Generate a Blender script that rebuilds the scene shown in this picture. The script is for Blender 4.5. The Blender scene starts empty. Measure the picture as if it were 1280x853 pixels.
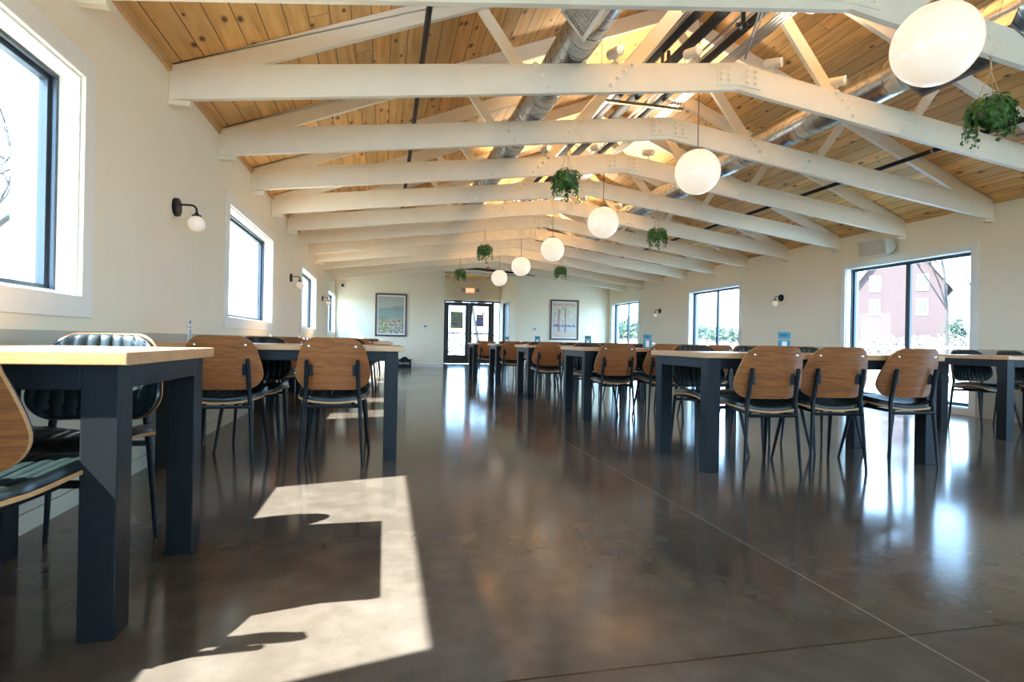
import bpy, bmesh, math, random
from mathutils import Vector, Matrix, Euler
C = bpy.context.scene.collection
PI = math.pi
# ------------------------------------------------------------------ camera, sky, sun, exposure
cam = bpy.data.cameras.new('camera'); co = bpy.data.objects.new('camera', cam); C.objects.link(co)
bpy.context.scene.camera = co
F = 709.2646
cam.sensor_fit = 'HORIZONTAL'; cam.sensor_width = 36.0; cam.lens = F / 1280 * 36.0
cam.clip_start = 0.05; cam.clip_end = 500
yaw, pitch, roll = (math.radians(a) for a in (12.6409, 0.0518, 1.0815))
fwd = Vector((math.sin(yaw) * math.cos(pitch), math.cos(yaw) * math.cos(pitch), math.sin(pitch)))
rgt = Vector((math.cos(yaw), -math.sin(yaw), 0)); up = rgt.cross(fwd)
r2 = rgt * math.cos(roll) + up * math.sin(roll); u2 = -rgt * math.sin(roll) + up * math.cos(roll)
M = Matrix((r2, u2, -fwd)).transposed().to_4x4(); M.translation = Vector((0, 0, 0.801))
co.matrix_world = M

sc = bpy.context.scene
sc.view_settings.view_transform = 'Standard'; sc.view_settings.look = 'None'
sc.view_settings.gamma = 1.0; sc.view_settings.use_curve_mapping = False
sc.view_settings.exposure = 3.2
sc.cycles.use_denoising = True
sc.cycles.max_bounces = 12; sc.cycles.diffuse_bounces = 8; sc.cycles.glossy_bounces = 4
sc.cycles.transmission_bounces = 6; sc.cycles.transparent_max_bounces = 16
sc.cycles.caustics_reflective = False; sc.cycles.caustics_refractive = False
sc.cycles.sample_clamp_indirect = 8.0

SUN_POWER, SKY_POWER, SPOT_POWER = 4.9, 2.3, 15.0
w = bpy.data.worlds.new('sky'); sc.world = w; w.use_nodes = True
nt = w.node_tree; nt.nodes.clear()
wo = nt.nodes.new('ShaderNodeOutputWorld'); wb = nt.nodes.new('ShaderNodeBackground')
tc = nt.nodes.new('ShaderNodeTexCoord'); sx = nt.nodes.new('ShaderNodeSeparateXYZ')
cr = nt.nodes.new('ShaderNodeValToRGB')
nt.links.new(tc.outputs['Generated'], sx.inputs[0]); nt.links.new(sx.outputs[2], cr.inputs[0])
cr.color_ramp.elements[0].position = 0.0; cr.color_ramp.elements[0].color = (0.40, 0.64, 0.92, 1)
cr.color_ramp.elements[1].position = 0.7; cr.color_ramp.elements[1].color = (0.25, 0.50, 0.88, 1)
nt.links.new(cr.outputs[0], wb.inputs[0]); wb.inputs[1].default_value = SKY_POWER
nt.links.new(wb.outputs[0], wo.inputs[0])
sun = bpy.data.lights.new('sun', 'SUN'); so = bpy.data.objects.new('sun', sun); C.objects.link(so)
sun.energy = SUN_POWER; sun.angle = math.radians(0.6); sun.color = (1.0, 0.98, 0.95)
sd = Vector((1.0, 0.248, -1.163)).normalized()
so.rotation_euler = sd.to_track_quat('-Z', 'Y').to_euler(); so.location = (-6, -2, 8)
def portal(name, loc, rot, sx_, sy_):
    l = bpy.data.lights.new(name, 'AREA'); l.shape = 'RECTANGLE'; l.size = sx_; l.size_y = sy_
    l.cycles.is_portal = True
    o = bpy.data.objects.new(name, l); C.objects.link(o); o.location = loc; o.rotation_euler = rot

# ------------------------------------------------------------------ room measures (metres)
XL, XR, YB, YE = -1.405, 6.932, -4.0, 16.9
XM = (XL + XR) / 2; WZ = 2.562; SL = 0.404; RZ = WZ + SL * (XM - XL)
TY0, TS, NT = 2.946, 1.1517, 12
LWIN = [(-3.58, -1.56), (1.02, 3.03), (5.58, 7.60), (10.22, 12.22), (14.80, 16.80)]
RWIN = [(0.90, 2.82), (5.50, 7.42), (10.11, 12.02), (14.75, 16.64)]

# ------------------------------------------------------------------ materials
def newmat(name):
    m = bpy.data.materials.new(name); m.use_nodes = True
    return m, m.node_tree, m.node_tree.nodes['Principled BSDF']
def link(nt, a, b): nt.links.new(a, b)
def node(nt, t, **kw):
    n = nt.nodes.new(t)
    for k, v in kw.items(): setattr(n, k, v)
    return n
def coords(nt, kind='Object', scale=(1, 1, 1), loc=(0, 0, 0), rot=(0, 0, 0)):
    tc = node(nt, 'ShaderNodeTexCoord'); mp = node(nt, 'ShaderNodeMapping')
    mp.inputs['Scale'].default_value = scale; mp.inputs['Location'].default_value = loc; mp.inputs['Rotation'].default_value = rot
    link(nt, tc.outputs[kind], mp.inputs[0]); return mp.outputs[0]
def ramp(nt, fac, stops):
    r = node(nt, 'ShaderNodeValToRGB'); e = r.color_ramp.elements
    while len(e) < len(stops): e.new(0.5)
    for i, (p, c) in enumerate(stops): e[i].position = p; e[i].color = (c[0], c[1], c[2], 1)
    link(nt, fac, r.inputs[0]); return r.outputs[0]
def math_(nt, op, a, b=None, c=None):
    n = node(nt, 'ShaderNodeMath', operation=op)
    for i, v in enumerate((a, b, c)):
        if v is None: continue
        if isinstance(v, (int, float)): n.inputs[i].default_value = v
        else: link(nt, v, n.inputs[i])
    return n.outputs[0]
def mix(nt, fac, a, b, blend='MIX'):
    n = node(nt, 'ShaderNodeMix', data_type='RGBA', blend_type=blend)
    for sock, v in ((n.inputs[0], fac), (n.inputs[6], a), (n.inputs[7], b)):
        if isinstance(v, (int, float)): sock.default_value = v
        elif isinstance(v, tuple): sock.default_value = (v[0], v[1], v[2], 1)
        else: link(nt, v, sock)
    return n.outputs[2]
def bump(nt, b, h, strength=0.2, dist=0.01):
    n = node(nt, 'ShaderNodeBump'); n.inputs['Strength'].default_value = strength; n.inputs['Distance'].default_value = dist
    link(nt, h, n.inputs['Height']); link(nt, n.outputs[0], b.inputs['Normal'])
def plain(name, col, rough=0.5, metal=0.0, var=0.06, scale=8, spec=0.5, bstr=0.0, emit=None, es=0):
    m, nt, b = newmat(name)
    n = node(nt, 'ShaderNodeTexNoise'); n.inputs['Scale'].default_value = scale; n.inputs['Detail'].default_value = 4
    link(nt, coords(nt), n.inputs['Vector'])
    lo = tuple(c * (1 - var) for c in col); hi = tuple(min(1, c * (1 + var)) for c in col)
    link(nt, ramp(nt, n.outputs[0], [(0.3, lo), (0.7, hi)]), b.inputs['Base Color'])
    b.inputs['Roughness'].default_value = rough; b.inputs['Metallic'].default_value = metal
    b.inputs['Specular IOR Level'].default_value = spec
    if bstr: bump(nt, b, n.outputs[0], bstr, 0.004)
    if emit: b.inputs['Emission Color'].default_value = (*emit, 1); b.inputs['Emission Strength'].default_value = es
    return m
def wood(name, dark, light, rough=0.4, scale=(1.5, 14, 30), dist=3.0, rings=2.0, rot=(0, 0, 0), spec=0.5):
    m, nt, b = newmat(name)
    v = coords(nt, scale=scale, rot=rot)
    oi = node(nt, 'ShaderNodeObjectInfo'); va = node(nt, 'ShaderNodeVectorMath', operation='ADD'); 
    cx = node(nt, 'ShaderNodeCombineXYZ'); link(nt, math_(nt, 'MULTIPLY', oi.outputs['Random'], 37.0), cx.inputs[0]); link(nt, math_(nt, 'MULTIPLY', oi.outputs['Random'], 11.0), cx.inputs[2])
    link(nt, v, va.inputs[0]); link(nt, cx.outputs[0], va.inputs[1])
    n1 = node(nt, 'ShaderNodeTexNoise'); n1.inputs['Scale'].default_value = rings; n1.inputs['Detail'].default_value = 6; n1.inputs['Distortion'].default_value = dist
    link(nt, va.outputs[0], n1.inputs['Vector'])
    n2 = node(nt, 'ShaderNodeTexNoise'); n2.inputs['Scale'].default_value = rings * 6; n2.inputs['Detail'].default_value = 5
    link(nt, va.outputs[0], n2.inputs['Vector'])
    f = math_(nt, 'ADD', math_(nt, 'MULTIPLY', n1.outputs[0], 0.7), math_(nt, 'MULTIPLY', n2.outputs[0], 0.3))
    link(nt, ramp(nt, f, [(0.32, dark), (0.46, light), (0.55, tuple((a + c) / 2 for a, c in zip(dark, light))), (0.70, light)]), b.inputs['Base Color'])
    b.inputs['Roughness'].default_value = rough; b.inputs['Specular IOR Level'].default_value = spec
    return m

M_wall = plain('wall_paint', (0.88, 0.79, 0.60), 0.75, var=0.02, scale=1.2)
M_wallR = M_wall
M_wains = plain('wainscot_paint', (0.46, 0.45, 0.36), 0.55, var=0.02, scale=1.5)
M_trim = plain('trim_paint', (0.82, 0.80, 0.71), 0.45, var=0.015)
M_truss = plain('truss_paint', (0.92, 0.85, 0.68), 0.5, var=0.03, scale=5)
M_black = plain('black_steel', (0.009, 0.010, 0.011), 0.4, spec=0.25)
M_tleg = plain('black_powder_coated_steel', (0.013, 0.0145, 0.0155), 0.42, spec=0.25, bstr=0.05, scale=60)
M_frame = plain('dark_window_frame', (0.05, 0.062, 0.075), 0.4)
M_extjamb = plain('exterior_jamb', (0.30, 0.36, 0.42), 0.6)
M_rubber = plain('black_rubber_foam', (0.006, 0.006, 0.0065), 0.8)
M_chrome = plain('chrome', (0.8, 0.8, 0.8), 0.15, 1.0)
M_whitem = plain('white_enamel', (0.78, 0.76, 0.70), 0.4)
M_greym = plain('grey_steel', (0.35, 0.35, 0.34), 0.4, 0.7)
M_brass = plain('zinc_strut', (0.22, 0.18, 0.10), 0.6, 0.4)
M_red = plain('red_paint', (0.55, 0.04, 0.02), 0.4)
M_pot = plain('pale_pot', (0.55, 0.52, 0.47), 0.6)
M_rope = plain('jute_rope', (0.62, 0.45, 0.25), 0.9)
M_leather = plain('dark_green_leather', (0.007, 0.014, 0.0135), 0.33, var=0.25, scale=30, spec=0.55, bstr=0.1)
M_walnut = wood('walnut_veneer', (0.085, 0.021, 0.006), (0.42, 0.143, 0.038), 0.40, scale=(1.4, 1.4, 24), rings=1.7, dist=0.9)
M_ply = wood('birch_ply_edge', (0.40, 0.19, 0.065), (0.60, 0.32, 0.125), 0.5, scale=(3, 3, 60))
M_maple = wood('maple_butcher_block', (0.50, 0.245, 0.095), (0.70, 0.375, 0.165), 0.28, scale=(1.2, 16, 16), rings=1.3, dist=0.6)
M_soil = plain('exterior_ground_soil', (0.32, 0.29, 0.23), 0.95, var=0.2, scale=0.6)

def glass_mat():
    m, nt, b = newmat('window_glass')
    out = nt.nodes['Material Output']
    tr = node(nt, 'ShaderNodeBsdfTransparent'); gl = node(nt, 'ShaderNodeBsdfGlossy'); gl.inputs['Roughness'].default_value = 0.02
    tr.inputs[0].default_value = (0.95, 0.98, 0.98, 1)
    fr = node(nt, 'ShaderNodeLayerWeight'); fr.inputs[0].default_value = 0.5
    fac = math_(nt, 'ADD', 0.008, math_(nt, 'MULTIPLY', 0.5, math_(nt, 'POWER', fr.outputs['Facing'], 5.0)))
    mx = node(nt, 'ShaderNodeMixShader'); link(nt, fac, mx.inputs[0]); link(nt, tr.outputs[0], mx.inputs[1]); link(nt, gl.outputs[0], mx.inputs[2])
    link(nt, mx.outputs[0], out.inputs[0]); nt.nodes.remove(b)
    return m
M_glass = glass_mat()

def globe_mat():
    m, nt, b = newmat('opal_glass')
    b.inputs['Base Color'].default_value = (0.76, 0.72, 0.65, 1); b.inputs['Roughness'].default_value = 0.12
    b.inputs['Subsurface Weight'].default_value = 0.0
    b.inputs['Emission Color'].default_value = (1, 0.86, 0.68, 1); b.inputs['Emission Strength'].default_value = 0.07
    return m
M_globe = globe_mat()
M_sglobe = plain('lit_opal_glass', (0.86, 0.82, 0.74), 0.2, emit=(1, 0.78, 0.52), es=0.03, var=0.01)

def floor_mat():
    m, nt, b = newmat('polished_concrete')
    v = coords(nt)
    n1 = node(nt, 'ShaderNodeTexNoise'); n1.inputs['Scale'].default_value = 0.9; n1.inputs['Detail'].default_value = 5; n1.inputs['Roughness'].default_value = 0.55; n1.inputs['Distortion'].default_value = 0.2
    n2 = node(nt, 'ShaderNodeTexNoise'); n2.inputs['Scale'].default_value = 9; n2.inputs['Detail'].default_value = 4; n2.inputs['Roughness'].default_value = 0.55
    n3 = node(nt, 'ShaderNodeTexNoise'); n3.inputs['Scale'].default_value = 90; n3.inputs['Detail'].default_value = 3
    for n in (n1, n2, n3): link(nt, v, n.inputs['Vector'])
    f = math_(nt, 'ADD', math_(nt, 'ADD', math_(nt, 'MULTIPLY', n1.outputs[0], 0.66), math_(nt, 'MULTIPLY', n2.outputs[0], 0.29)), math_(nt, 'MULTIPLY', n3.outputs[0], 0.05))
    col = ramp(nt, f, [(0.34, (0.054, 0.043, 0.033)), (0.5, (0.090, 0.074, 0.059)), (0.66, (0.138, 0.117, 0.096))])
    sep = node(nt, 'ShaderNodeSeparateXYZ'); link(nt, v, sep.inputs[0])
    # saw-cut joints: dark ones across the room, one pale one along it
    def near(sock, c, hw): return math_(nt, 'LESS_THAN', math_(nt, 'ABSOLUTE', math_(nt, 'SUBTRACT', sock, c)), hw)
    dark = near(sep.outputs[1], 1.303, 0.0035)
    for c in (4.27, 7.24, 10.2, 13.2, 16.1, -1.66): dark = math_(nt, 'MAXIMUM', dark, near(sep.outputs[1], c, 0.0035))
    dark = math_(nt, 'MAXIMUM', dark, near(sep.outputs[0], 4.9, 0.0035))
    pale = near(sep.outputs[0], 1.44, 0.0028)
    col = mix(nt, dark, col, (0.012, 0.01, 0.009)); col = mix(nt, math_(nt, 'MULTIPLY', pale, 0.75), col, (0.30, 0.26, 0.20))
    link(nt, col, b.inputs['Base Color'])
    link(nt, math_(nt, 'ADD', math_(nt, 'MULTIPLY', n1.outputs[0], 0.13), 0.07), b.inputs['Roughness'])
    b.inputs['Specular IOR Level'].default_value = 0.42
    return m
M_floor = floor_mat()

def ceiling_mat():
    m, nt, b = newmat('knotty_pine_boards')
    tcn = node(nt, 'ShaderNodeTexCoord'); sep = node(nt, 'ShaderNodeSeparateXYZ'); link(nt, tcn.outputs['Object'], sep.inputs[0])
    u = math_(nt, 'DIVIDE', sep.outputs[0], 0.133)
    idx = math_(nt, 'FLOOR', u); fr = math_(nt, 'FRACT', u)
    wn = node(nt, 'ShaderNodeTexWhiteNoise', noise_dimensions='1D'); link(nt, idx, wn.inputs['W'])
    yy = math_(nt, 'ADD', sep.outputs[1], math_(nt, 'MULTIPLY', wn.outputs[0], 37.0))
    # staggered butt joints
    yj = math_(nt, 'DIVIDE', yy, 3.7); yf = math_(nt, 'FRACT', yj)
    wn2 = node(nt, 'ShaderNodeTexWhiteNoise', noise_dimensions='2D'); cxy = node(nt, 'ShaderNodeCombineXYZ')
    link(nt, idx, cxy.inputs[0]); link(nt, math_(nt, 'FLOOR', yj), cxy.inputs[1]); link(nt, cxy.outputs[0], wn2.inputs['Vector'])
    cv = node(nt, 'ShaderNodeCombineXYZ'); link(nt, math_(nt, 'MULTIPLY', u, 1.0), cv.inputs[0]); link(nt, math_(nt, 'MULTIPLY', yy, 0.55), cv.inputs[1]); link(nt, math_(nt, 'MULTIPLY', wn2.outputs[0], 9.0), cv.inputs[2])
    g = node(nt, 'ShaderNodeTexNoise'); g.inputs['Scale'].default_value = 2.2; g.inputs['Detail'].default_value = 6; g.inputs['Distortion'].default_value = 1.2; link(nt, cv.outputs[0], g.inputs['Vector'])
    grain = ramp(nt, g.outputs[0], [(0.3, (0.66, 0.345, 0.10)), (0.5, (0.84, 0.49, 0.17)), (0.7, (0.90, 0.575, 0.225))])
    tone = math_(nt, 'ADD', 0.80, math_(nt, 'MULTIPLY', wn2.outputs[0], 0.36))
    tv = node(nt, 'ShaderNodeVectorMath', operation='SCALE'); link(nt, grain, tv.inputs[0]); link(nt, tone, tv.inputs[3])
    # knots
    kv = node(nt, 'ShaderNodeCombineXYZ'); link(nt, math_(nt, 'MULTIPLY', u, 0.9), kv.inputs[0]); link(nt, math_(nt, 'MULTIPLY', yy, 3.2), kv.inputs[1])
    vo = node(nt, 'ShaderNodeTexVoronoi', voronoi_dimensions='2D'); vo.inputs['Scale'].default_value = 1.0; vo.inputs['Randomness'].default_value = 1.0; link(nt, kv.outputs[0], vo.inputs['Vector'])
    kw = node(nt, 'ShaderNodeTexWhiteNoise', noise_dimensions='3D'); link(nt, vo.outputs['Color'], kw.inputs['Vector'])
    rad = math_(nt, 'MULTIPLY', math_(nt, 'GREATER_THAN', kw.outputs[0], 0.45), math_(nt, 'MULTIPLY', kw.outputs[0], 0.115))
    knot = math_(nt, 'LESS_THAN', vo.outputs['Distance'], rad)
    halo = math_(nt, 'LESS_THAN', vo.outputs['Distance'], math_(nt, 'MULTIPLY', rad, 1.7))
    c = mix(nt, math_(nt, 'MULTIPLY', halo, 0.35), tv.outputs[0], (0.42, 0.18, 0.06))
    c = mix(nt, math_(nt, 'MULTIPLY', knot, 0.85), c, (0.11, 0.04, 0.015))
    gap = math_(nt, 'LESS_THAN', math_(nt, 'MINIMUM', fr, math_(nt, 'SUBTRACT', 1.0, fr)), 0.022)
    gap = math_(nt, 'MAXIMUM', gap, math_(nt, 'LESS_THAN', yf, 0.0012))
    c = mix(nt, math_(nt, 'MULTIPLY', gap, 0.85), c, (0.07, 0.03, 0.012))
    link(nt, c, b.inputs['Base Color']); b.inputs['Roughness'].default_value = 0.55
    bump(nt, b, math_(nt, 'SUBTRACT', 1.0, gap), 0.5, 0.006)
    return m
M_ceil = ceiling_mat()

def duct_mat():
    m, nt, b = newmat('galvanised_spiral_duct')
    n = node(nt, 'ShaderNodeTexNoise'); n.inputs['Scale'].default_value = 14; n.inputs['Detail'].default_value = 3; link(nt, coords(nt), n.inputs['Vector'])
    link(nt, ramp(nt, n.outputs[0], [(0.3, (0.42, 0.44, 0.44)), (0.7, (0.60, 0.61, 0.60))]), b.inputs['Base Color'])
    b.inputs['Metallic'].default_value = 0.95; b.inputs['Roughness'].default_value = 0.27
    return m
M_duct = duct_mat()

def brick_mat():
    m, nt, b = newmat('red_brick')
    br = node(nt, 'ShaderNodeTexBrick'); br.inputs['Scale'].default_value = 3.0
    br.inputs['Color1'].default_value = (0.050, 0.026, 0.023, 1); br.inputs['Color2'].default_value = (0.058, 0.031, 0.027, 1); br.inputs['Mortar'].default_value = (0.065, 0.05, 0.045, 1)
    br.inputs['Brick Width'].default_value = 0.7; br.inputs['Row Height'].default_value = 0.25
    link(nt, coords(nt, rot=(PI / 2, 0, 0)), br.inputs['Vector']); link(nt, br.outputs[0], b.inputs['Base Color'])
    b.inputs['Roughness'].default_value = 0.9
    return m
M_brick = brick_mat()
M_bark = plain('grey_bark', (0.03, 0.024, 0.02), 0.9, var=0.3, scale=3)
M_shingle = plain('dark_shingles', (0.07, 0.065, 0.065), 0.9, var=0.2)
M_extwhite = plain('exterior_white_paint', (0.8, 0.8, 0.78), 0.6)
M_leaf = plain('ivy_leaf', (0.05, 0.17, 0.03), 0.4, var=0.8, scale=30)
M_needle = plain('evergreen_needles', (0.03, 0.05, 0.022), 0.8, var=0.4, scale=3)
M_brush = plain('dry_brush', (0.09, 0.065, 0.045), 0.9, var=0.35, scale=2)
M_exit = plain('exit_red_face', (0.9, 0.16, 0.08), 0.4, emit=(1.0, 0.17, 0.09), es=0.22)
M_door = plain('dark_bronze_frame', (0.035, 0.028, 0.022), 0.45)
M_cardteal = plain('teal_card_print', (0.04, 0.26, 0.35), 0.35)
M_cardwhite = plain('white_card', (0.8, 0.8, 0.76), 0.35)
M_cardgold = plain('gold_card_print', (0.55, 0.42, 0.12), 0.4)
M_walnutframe = plain('dark_brown_frame', (0.12, 0.05, 0.035), 0.35)
M_lens = plain('spot_lens', (0.7, 0.7, 0.65), 0.2, emit=(1, 0.8, 0.55), es=0.04)
M_cord = plain('bronze_cord', (0.16, 0.12, 0.09), 0.5)

# ------------------------------------------------------------------ mesh helpers
class G:
    def __init__(s): s.v = []; s.f = []; s.m = []
    def add(s, v, f, m=0):
        b = len(s.v); s.v += [tuple(p) for p in v]
        for q in f: s.f.append([b + i for i in q]); s.m.append(m)
        return s
    def box(s, x0, x1, y0, y1, z0, z1, m=0):
        return s.add([(x0, y0, z0), (x1, y0, z0), (x1, y1, z0), (x0, y1, z0), (x0, y0, z1), (x1, y0, z1), (x1, y1, z1), (x0, y1, z1)],
                     [(3, 2, 1, 0), (4, 5, 6, 7), (0, 1, 5, 4), (1, 2, 6, 5), (2, 3, 7, 6), (3, 0, 4, 7)], m)
    def prism(s, poly, y0, y1, m=0):          # poly in (x, z), extruded along y
        n = len(poly)
        v = [(x, y0, z) for x, z in poly] + [(x, y1, z) for x, z in poly]
        f = [tuple(range(n)), tuple(range(2 * n - 1, n - 1, -1))] + [(i, i + n, (i + 1) % n + n, (i + 1) % n) for i in range(n)]
        return s.add(v, f, m)
    def tube(s, pts, rad, n=10, m=0, caps=True):
        pts = [Vector(p) for p in pts]
        if not hasattr(rad, '__len__'): rad = [rad] * len(pts)
        v = []; f = []; prev = None
        for i, p in enumerate(pts):
            if i == 0: t = pts[1] - p
            elif i == len(pts) - 1: t = p - pts[i - 1]
            else: t = (pts[i + 1] - p).normalized() + (p - pts[i - 1]).normalized()
            t.normalize()
            if prev is None: a = t.orthogonal().normalized()
            else: a = (prev - t * prev.dot(t)).normalized()
            prev = a; bb = t.cross(a)
            for k in range(n):
                an = 2 * PI * k / n; v.append(p + (a * math.cos(an) + bb * math.sin(an)) * rad[i])
        for i in range(len(pts) - 1):
            for k in range(n):
                k2 = (k + 1) % n; f.append((i * n + k, i * n + k2, (i + 1) * n + k2, (i + 1) * n + k))
        if caps: f.append(tuple(range(n - 1, -1, -1))); f.append(tuple(range((len(pts) - 1) * n, len(pts) * n)))
        return s.add(v, f, m)
    def lathe(s, prof, n=24, m=0, mat=None):      # prof: (r, z) around z
        v = []; f = []
        for r, z in prof:
            for k in range(n): v.append((max(r, 1e-5) * math.cos(2 * PI * k / n), max(r, 1e-5) * math.sin(2 * PI * k / n), z))
        for i in range(len(prof) - 1):
            for k in range(n): k2 = (k + 1) % n; f.append((i * n + k, i * n + k2, (i + 1) * n + k2, (i + 1) * n + k))
        if mat is not None: v = [mat @ Vector(p) for p in v]
        return s.add(v, f, m)
    def sphere(s, c, r, n=16, m=0, sc=(1, 1, 1)):
        pr = [(r * math.sin(PI * i / n), -r * math.cos(PI * i / n)) for i in range(n + 1)]
        mt = Matrix.Translation(c) @ Matrix.Diagonal((sc[0], sc[1], sc[2], 1))
        return s.lathe(pr, 2 * n, m, mt)
    def mesh(s, name, mats, smooth=False, angle=35):
        me = bpy.data.meshes.new(name); me.from_pydata(s.v, [], s.f)
        for m in mats: me.materials.append(m)
        for p, mi in zip(me.polygons, s.m): p.material_index = mi
        bm = bmesh.new(); bm.from_mesh(me); bmesh.ops.recalc_face_normals(bm, faces=bm.faces); bm.to_mesh(me); bm.free()
        if smooth:
            me.shade_smooth(); me.set_sharp_from_angle(angle=math.radians(angle))
        return me
def obj(name, g, mats, parent=None, loc=(0, 0, 0), rot=(0, 0, 0), smooth=False, bevel=0, label=None, kind=None):
    if not isinstance(mats, (list, tuple)): mats = [mats]
    me = g.mesh(name, mats, smooth) if isinstance(g, G) else g
    o = bpy.data.objects.new(name, me); C.objects.link(o); o.parent = parent; o.location = loc; o.rotation_euler = rot
    if bevel:
        b = o.modifiers.new('bevel', 'BEVEL'); b.width = bevel; b.segments = 2; b.limit_method = 'ANGLE'; b.angle_limit = math.radians(40)
    if label: o['label'] = label
    if kind: o['kind'] = kind
    return o
def tag(o, label=None, cat=None, group=None, kind=None):
    if label: o['label'] = label
    if cat: o['category'] = cat
    if group: o['group'] = group
    if kind: o['kind'] = kind
    return o
def thing(name, label, cat, loc=(0, 0, 0), rz=0, group=None):
    o = bpy.data.objects.new(name, None); C.objects.link(o); o.location = loc; o.rotation_euler = (0, 0, rz)
    o.empty_display_size = 0.1
    return tag(o, label, cat, group)
def struct(name, g, mats, bevel=0, smooth=False): return obj(name, g, mats, kind='structure', bevel=bevel, smooth=smooth)
def copy_tree(o, parent=None):
    c = o.copy(); C.objects.link(c); c.parent = parent
    for ch in list(o.children): copy_tree(ch, c)
    return c
def dup(root, label, loc, rz=0, group=None):
    kids = [c for c in bpy.data.objects if c.parent == root]
    c = root.copy(); C.objects.link(c); c.location = loc; c.rotation_euler = (0, 0, rz)
    def rec(src, dst):
        for ch in [k for k in CH.get(src.name, [])]:
            d = ch.copy(); C.objects.link(d); d.parent = dst; rec(ch, d)
    rec(root, c)
    tag(c, label, None, group); return c
CH = {}
def register(root):
    for o in bpy.data.objects:
        if o.parent: CH.setdefault(o.parent.name, [])
    def rec(o):
        CH[o.name] = list(o.children)
        for c in o.children: rec(c)
    bpy.context.view_layer.update(); rec(root)

# ------------------------------------------------------------------ floor, walls, ceiling
struct('floor', G().box(XL - 0.17, XR + 0.17, YB - 0.2, YE, -0.12, 0).box(1.5, 4.6, YE, 19.75, -0.12, 0), M_floor)
WT = 0.165
def side_wall(g, x0, x1, wins, z0, z1, top):
    y = YB - 0.2
    for a, b in wins:
        g.box(x0, x1, y, a, 0, top); g.box(x0, x1, a, b, z1, top)
        if z0 > 0: g.box(x0, x1, a, b, 0, z0)
        y = b
    g.box(x0, x1, y, YE + 0.2, 0, top)
    return g
WB, WTOP, RB = 0.975, 2.0, 0.09
struct('wall_left', side_wall(G(), XL - WT, XL, LWIN, WB, WTOP, WZ + 0.05), M_wall)
struct('wall_right', side_wall(G(), XR, XR + WT, RWIN, RB, 2.02, WZ + 0.05), M_wallR)
rx0, rx1, RT = 1.71, 3.92, 2.86           # entry recess
def gable(x0, x1, z0, y0, y1, g):
    def zt(x): return WZ + SL * (XM - abs(x - XM) - XL) + 0.06
    xs = [x0] + ([XM] if x0 < XM < x1 else []) + [x1]
    g.prism([(x0, z0)] + [(x1, z0)] + [(x, zt(x)) for x in reversed(xs)], y0, y1)
g = G(); gable(XL, rx0, 0, YE, YE + 0.15, g); gable(rx1, XR, 0, YE, YE + 0.15, g); gable(rx0, rx1, RT, YE, YE + 0.15, g)
struct('wall_far', g, M_wall)
g = G(); gable(XL, XR, 2.30, YB - 0.15, YB, g); g.box(XL, XR, YB - .15, YB, 0, 1.0)
ADDED_REARWIN = [(-0.9, 1.3), (1.65, 3.85), (4.2, 6.4)]  # openings for windows added out of view to bring in more daylight
xq = XL
for a_, b_ in ADDED_REARWIN: g.box(xq, a_, YB - .15, YB, 1.0, 2.30); xq = b_
g.box(xq, XR, YB - .15, YB, 1.0, 2.30); struct('wall_rear', g, M_wall)
# recess walls and ceiling
g = G().box(rx0 - 0.15, rx0, YE + 0.15, 19.65, 0, RT + 0.1); struct('wall_recess_left', g, M_wall)
g = G().box(rx1, rx1 + 0.15, YE + 0.15, 18.0, 0, RT + 0.1).box(rx1, rx1 + 0.15, 18.9, 19.65, 0, RT + 0.1).box(rx1, rx1 + 0.15, 18.0, 18.9, 2.08, RT + 0.1)
struct('wall_recess_right', g, M_wall)
struct('wall_recess_back', G().box(rx0, rx1, 19.5, 19.65, 2.2, RT + 0.1), M_wall)
struct('ceiling_recess', G().box(rx0 - 0.15, rx1 + 0.15, YE + 0.15, 19.65, RT + 0.1, RT + 0.2), M_ceil)
# sloping board ceilings
for nm, s in (('ceiling_left', -1), ('ceiling_right', 1)):
    xw = XM + s * (XM - XL + 0.3); zw = WZ - 0.3 * SL
    struct(nm, G().prism([(xw, zw), (XM, RZ), (XM, RZ + 0.08), (xw, zw + 0.08)], YB - 0.2, YE + 0.2), M_ceil)
M_pinetrim = wood('pine_trim', (0.52, 0.30, 0.12), (0.70, 0.45, 0.2), 0.5, scale=(10, 1, 10))
struct('trim_1', G().prism([(XL, WZ - 0.045), (XL + 0.02, WZ - 0.037), (XL + 0.02, WZ + 0.01), (XL, WZ)], YB, YE), M_pinetrim)
struct('trim_2', G().prism([(XR, WZ - 0.045), (XR - 0.02, WZ - 0.037), (XR - 0.02, WZ + 0.01), (XR, WZ)], YB, YE), M_pinetrim)
# wainscot with cap line and low groove
CAPZ = 0.812
def wains(name, side, wins, cut):
    s = 1 if side < 0 else -1; xw = XL if side < 0 else XR
    g = G()
    segs = []; y = YB
    if cut:
        for a, b in wins: segs.append((y, a - 0.09)); y = b + 0.09
    segs.append((y, YE))
    for a, b in segs:
        x0, x1 = sorted((xw, xw + s * 0.018)); g.box(x0, x1, a, b, 0.085, CAPZ)
        x0, x1 = sorted((xw, xw + s * 0.010)); g.box(x0, x1, a, b, 0.0785, 0.085)
        x0, x1 = sorted((xw, xw + s * 0.020)); g.box(x0, x1, a, b, 0, 0.0785)
    struct(name, g, M_wains)
wains('baseboard_left', -1, LWIN, False); wains('baseboard_right', 1, RWIN, True)
struct('baseboard_far', G().box(XL, rx0, YE - 0.015, YE, 0, 0.11).box(rx1, XR, YE - 0.015, YE, 0, 0.11), M_trim, bevel=0.003)

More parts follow.
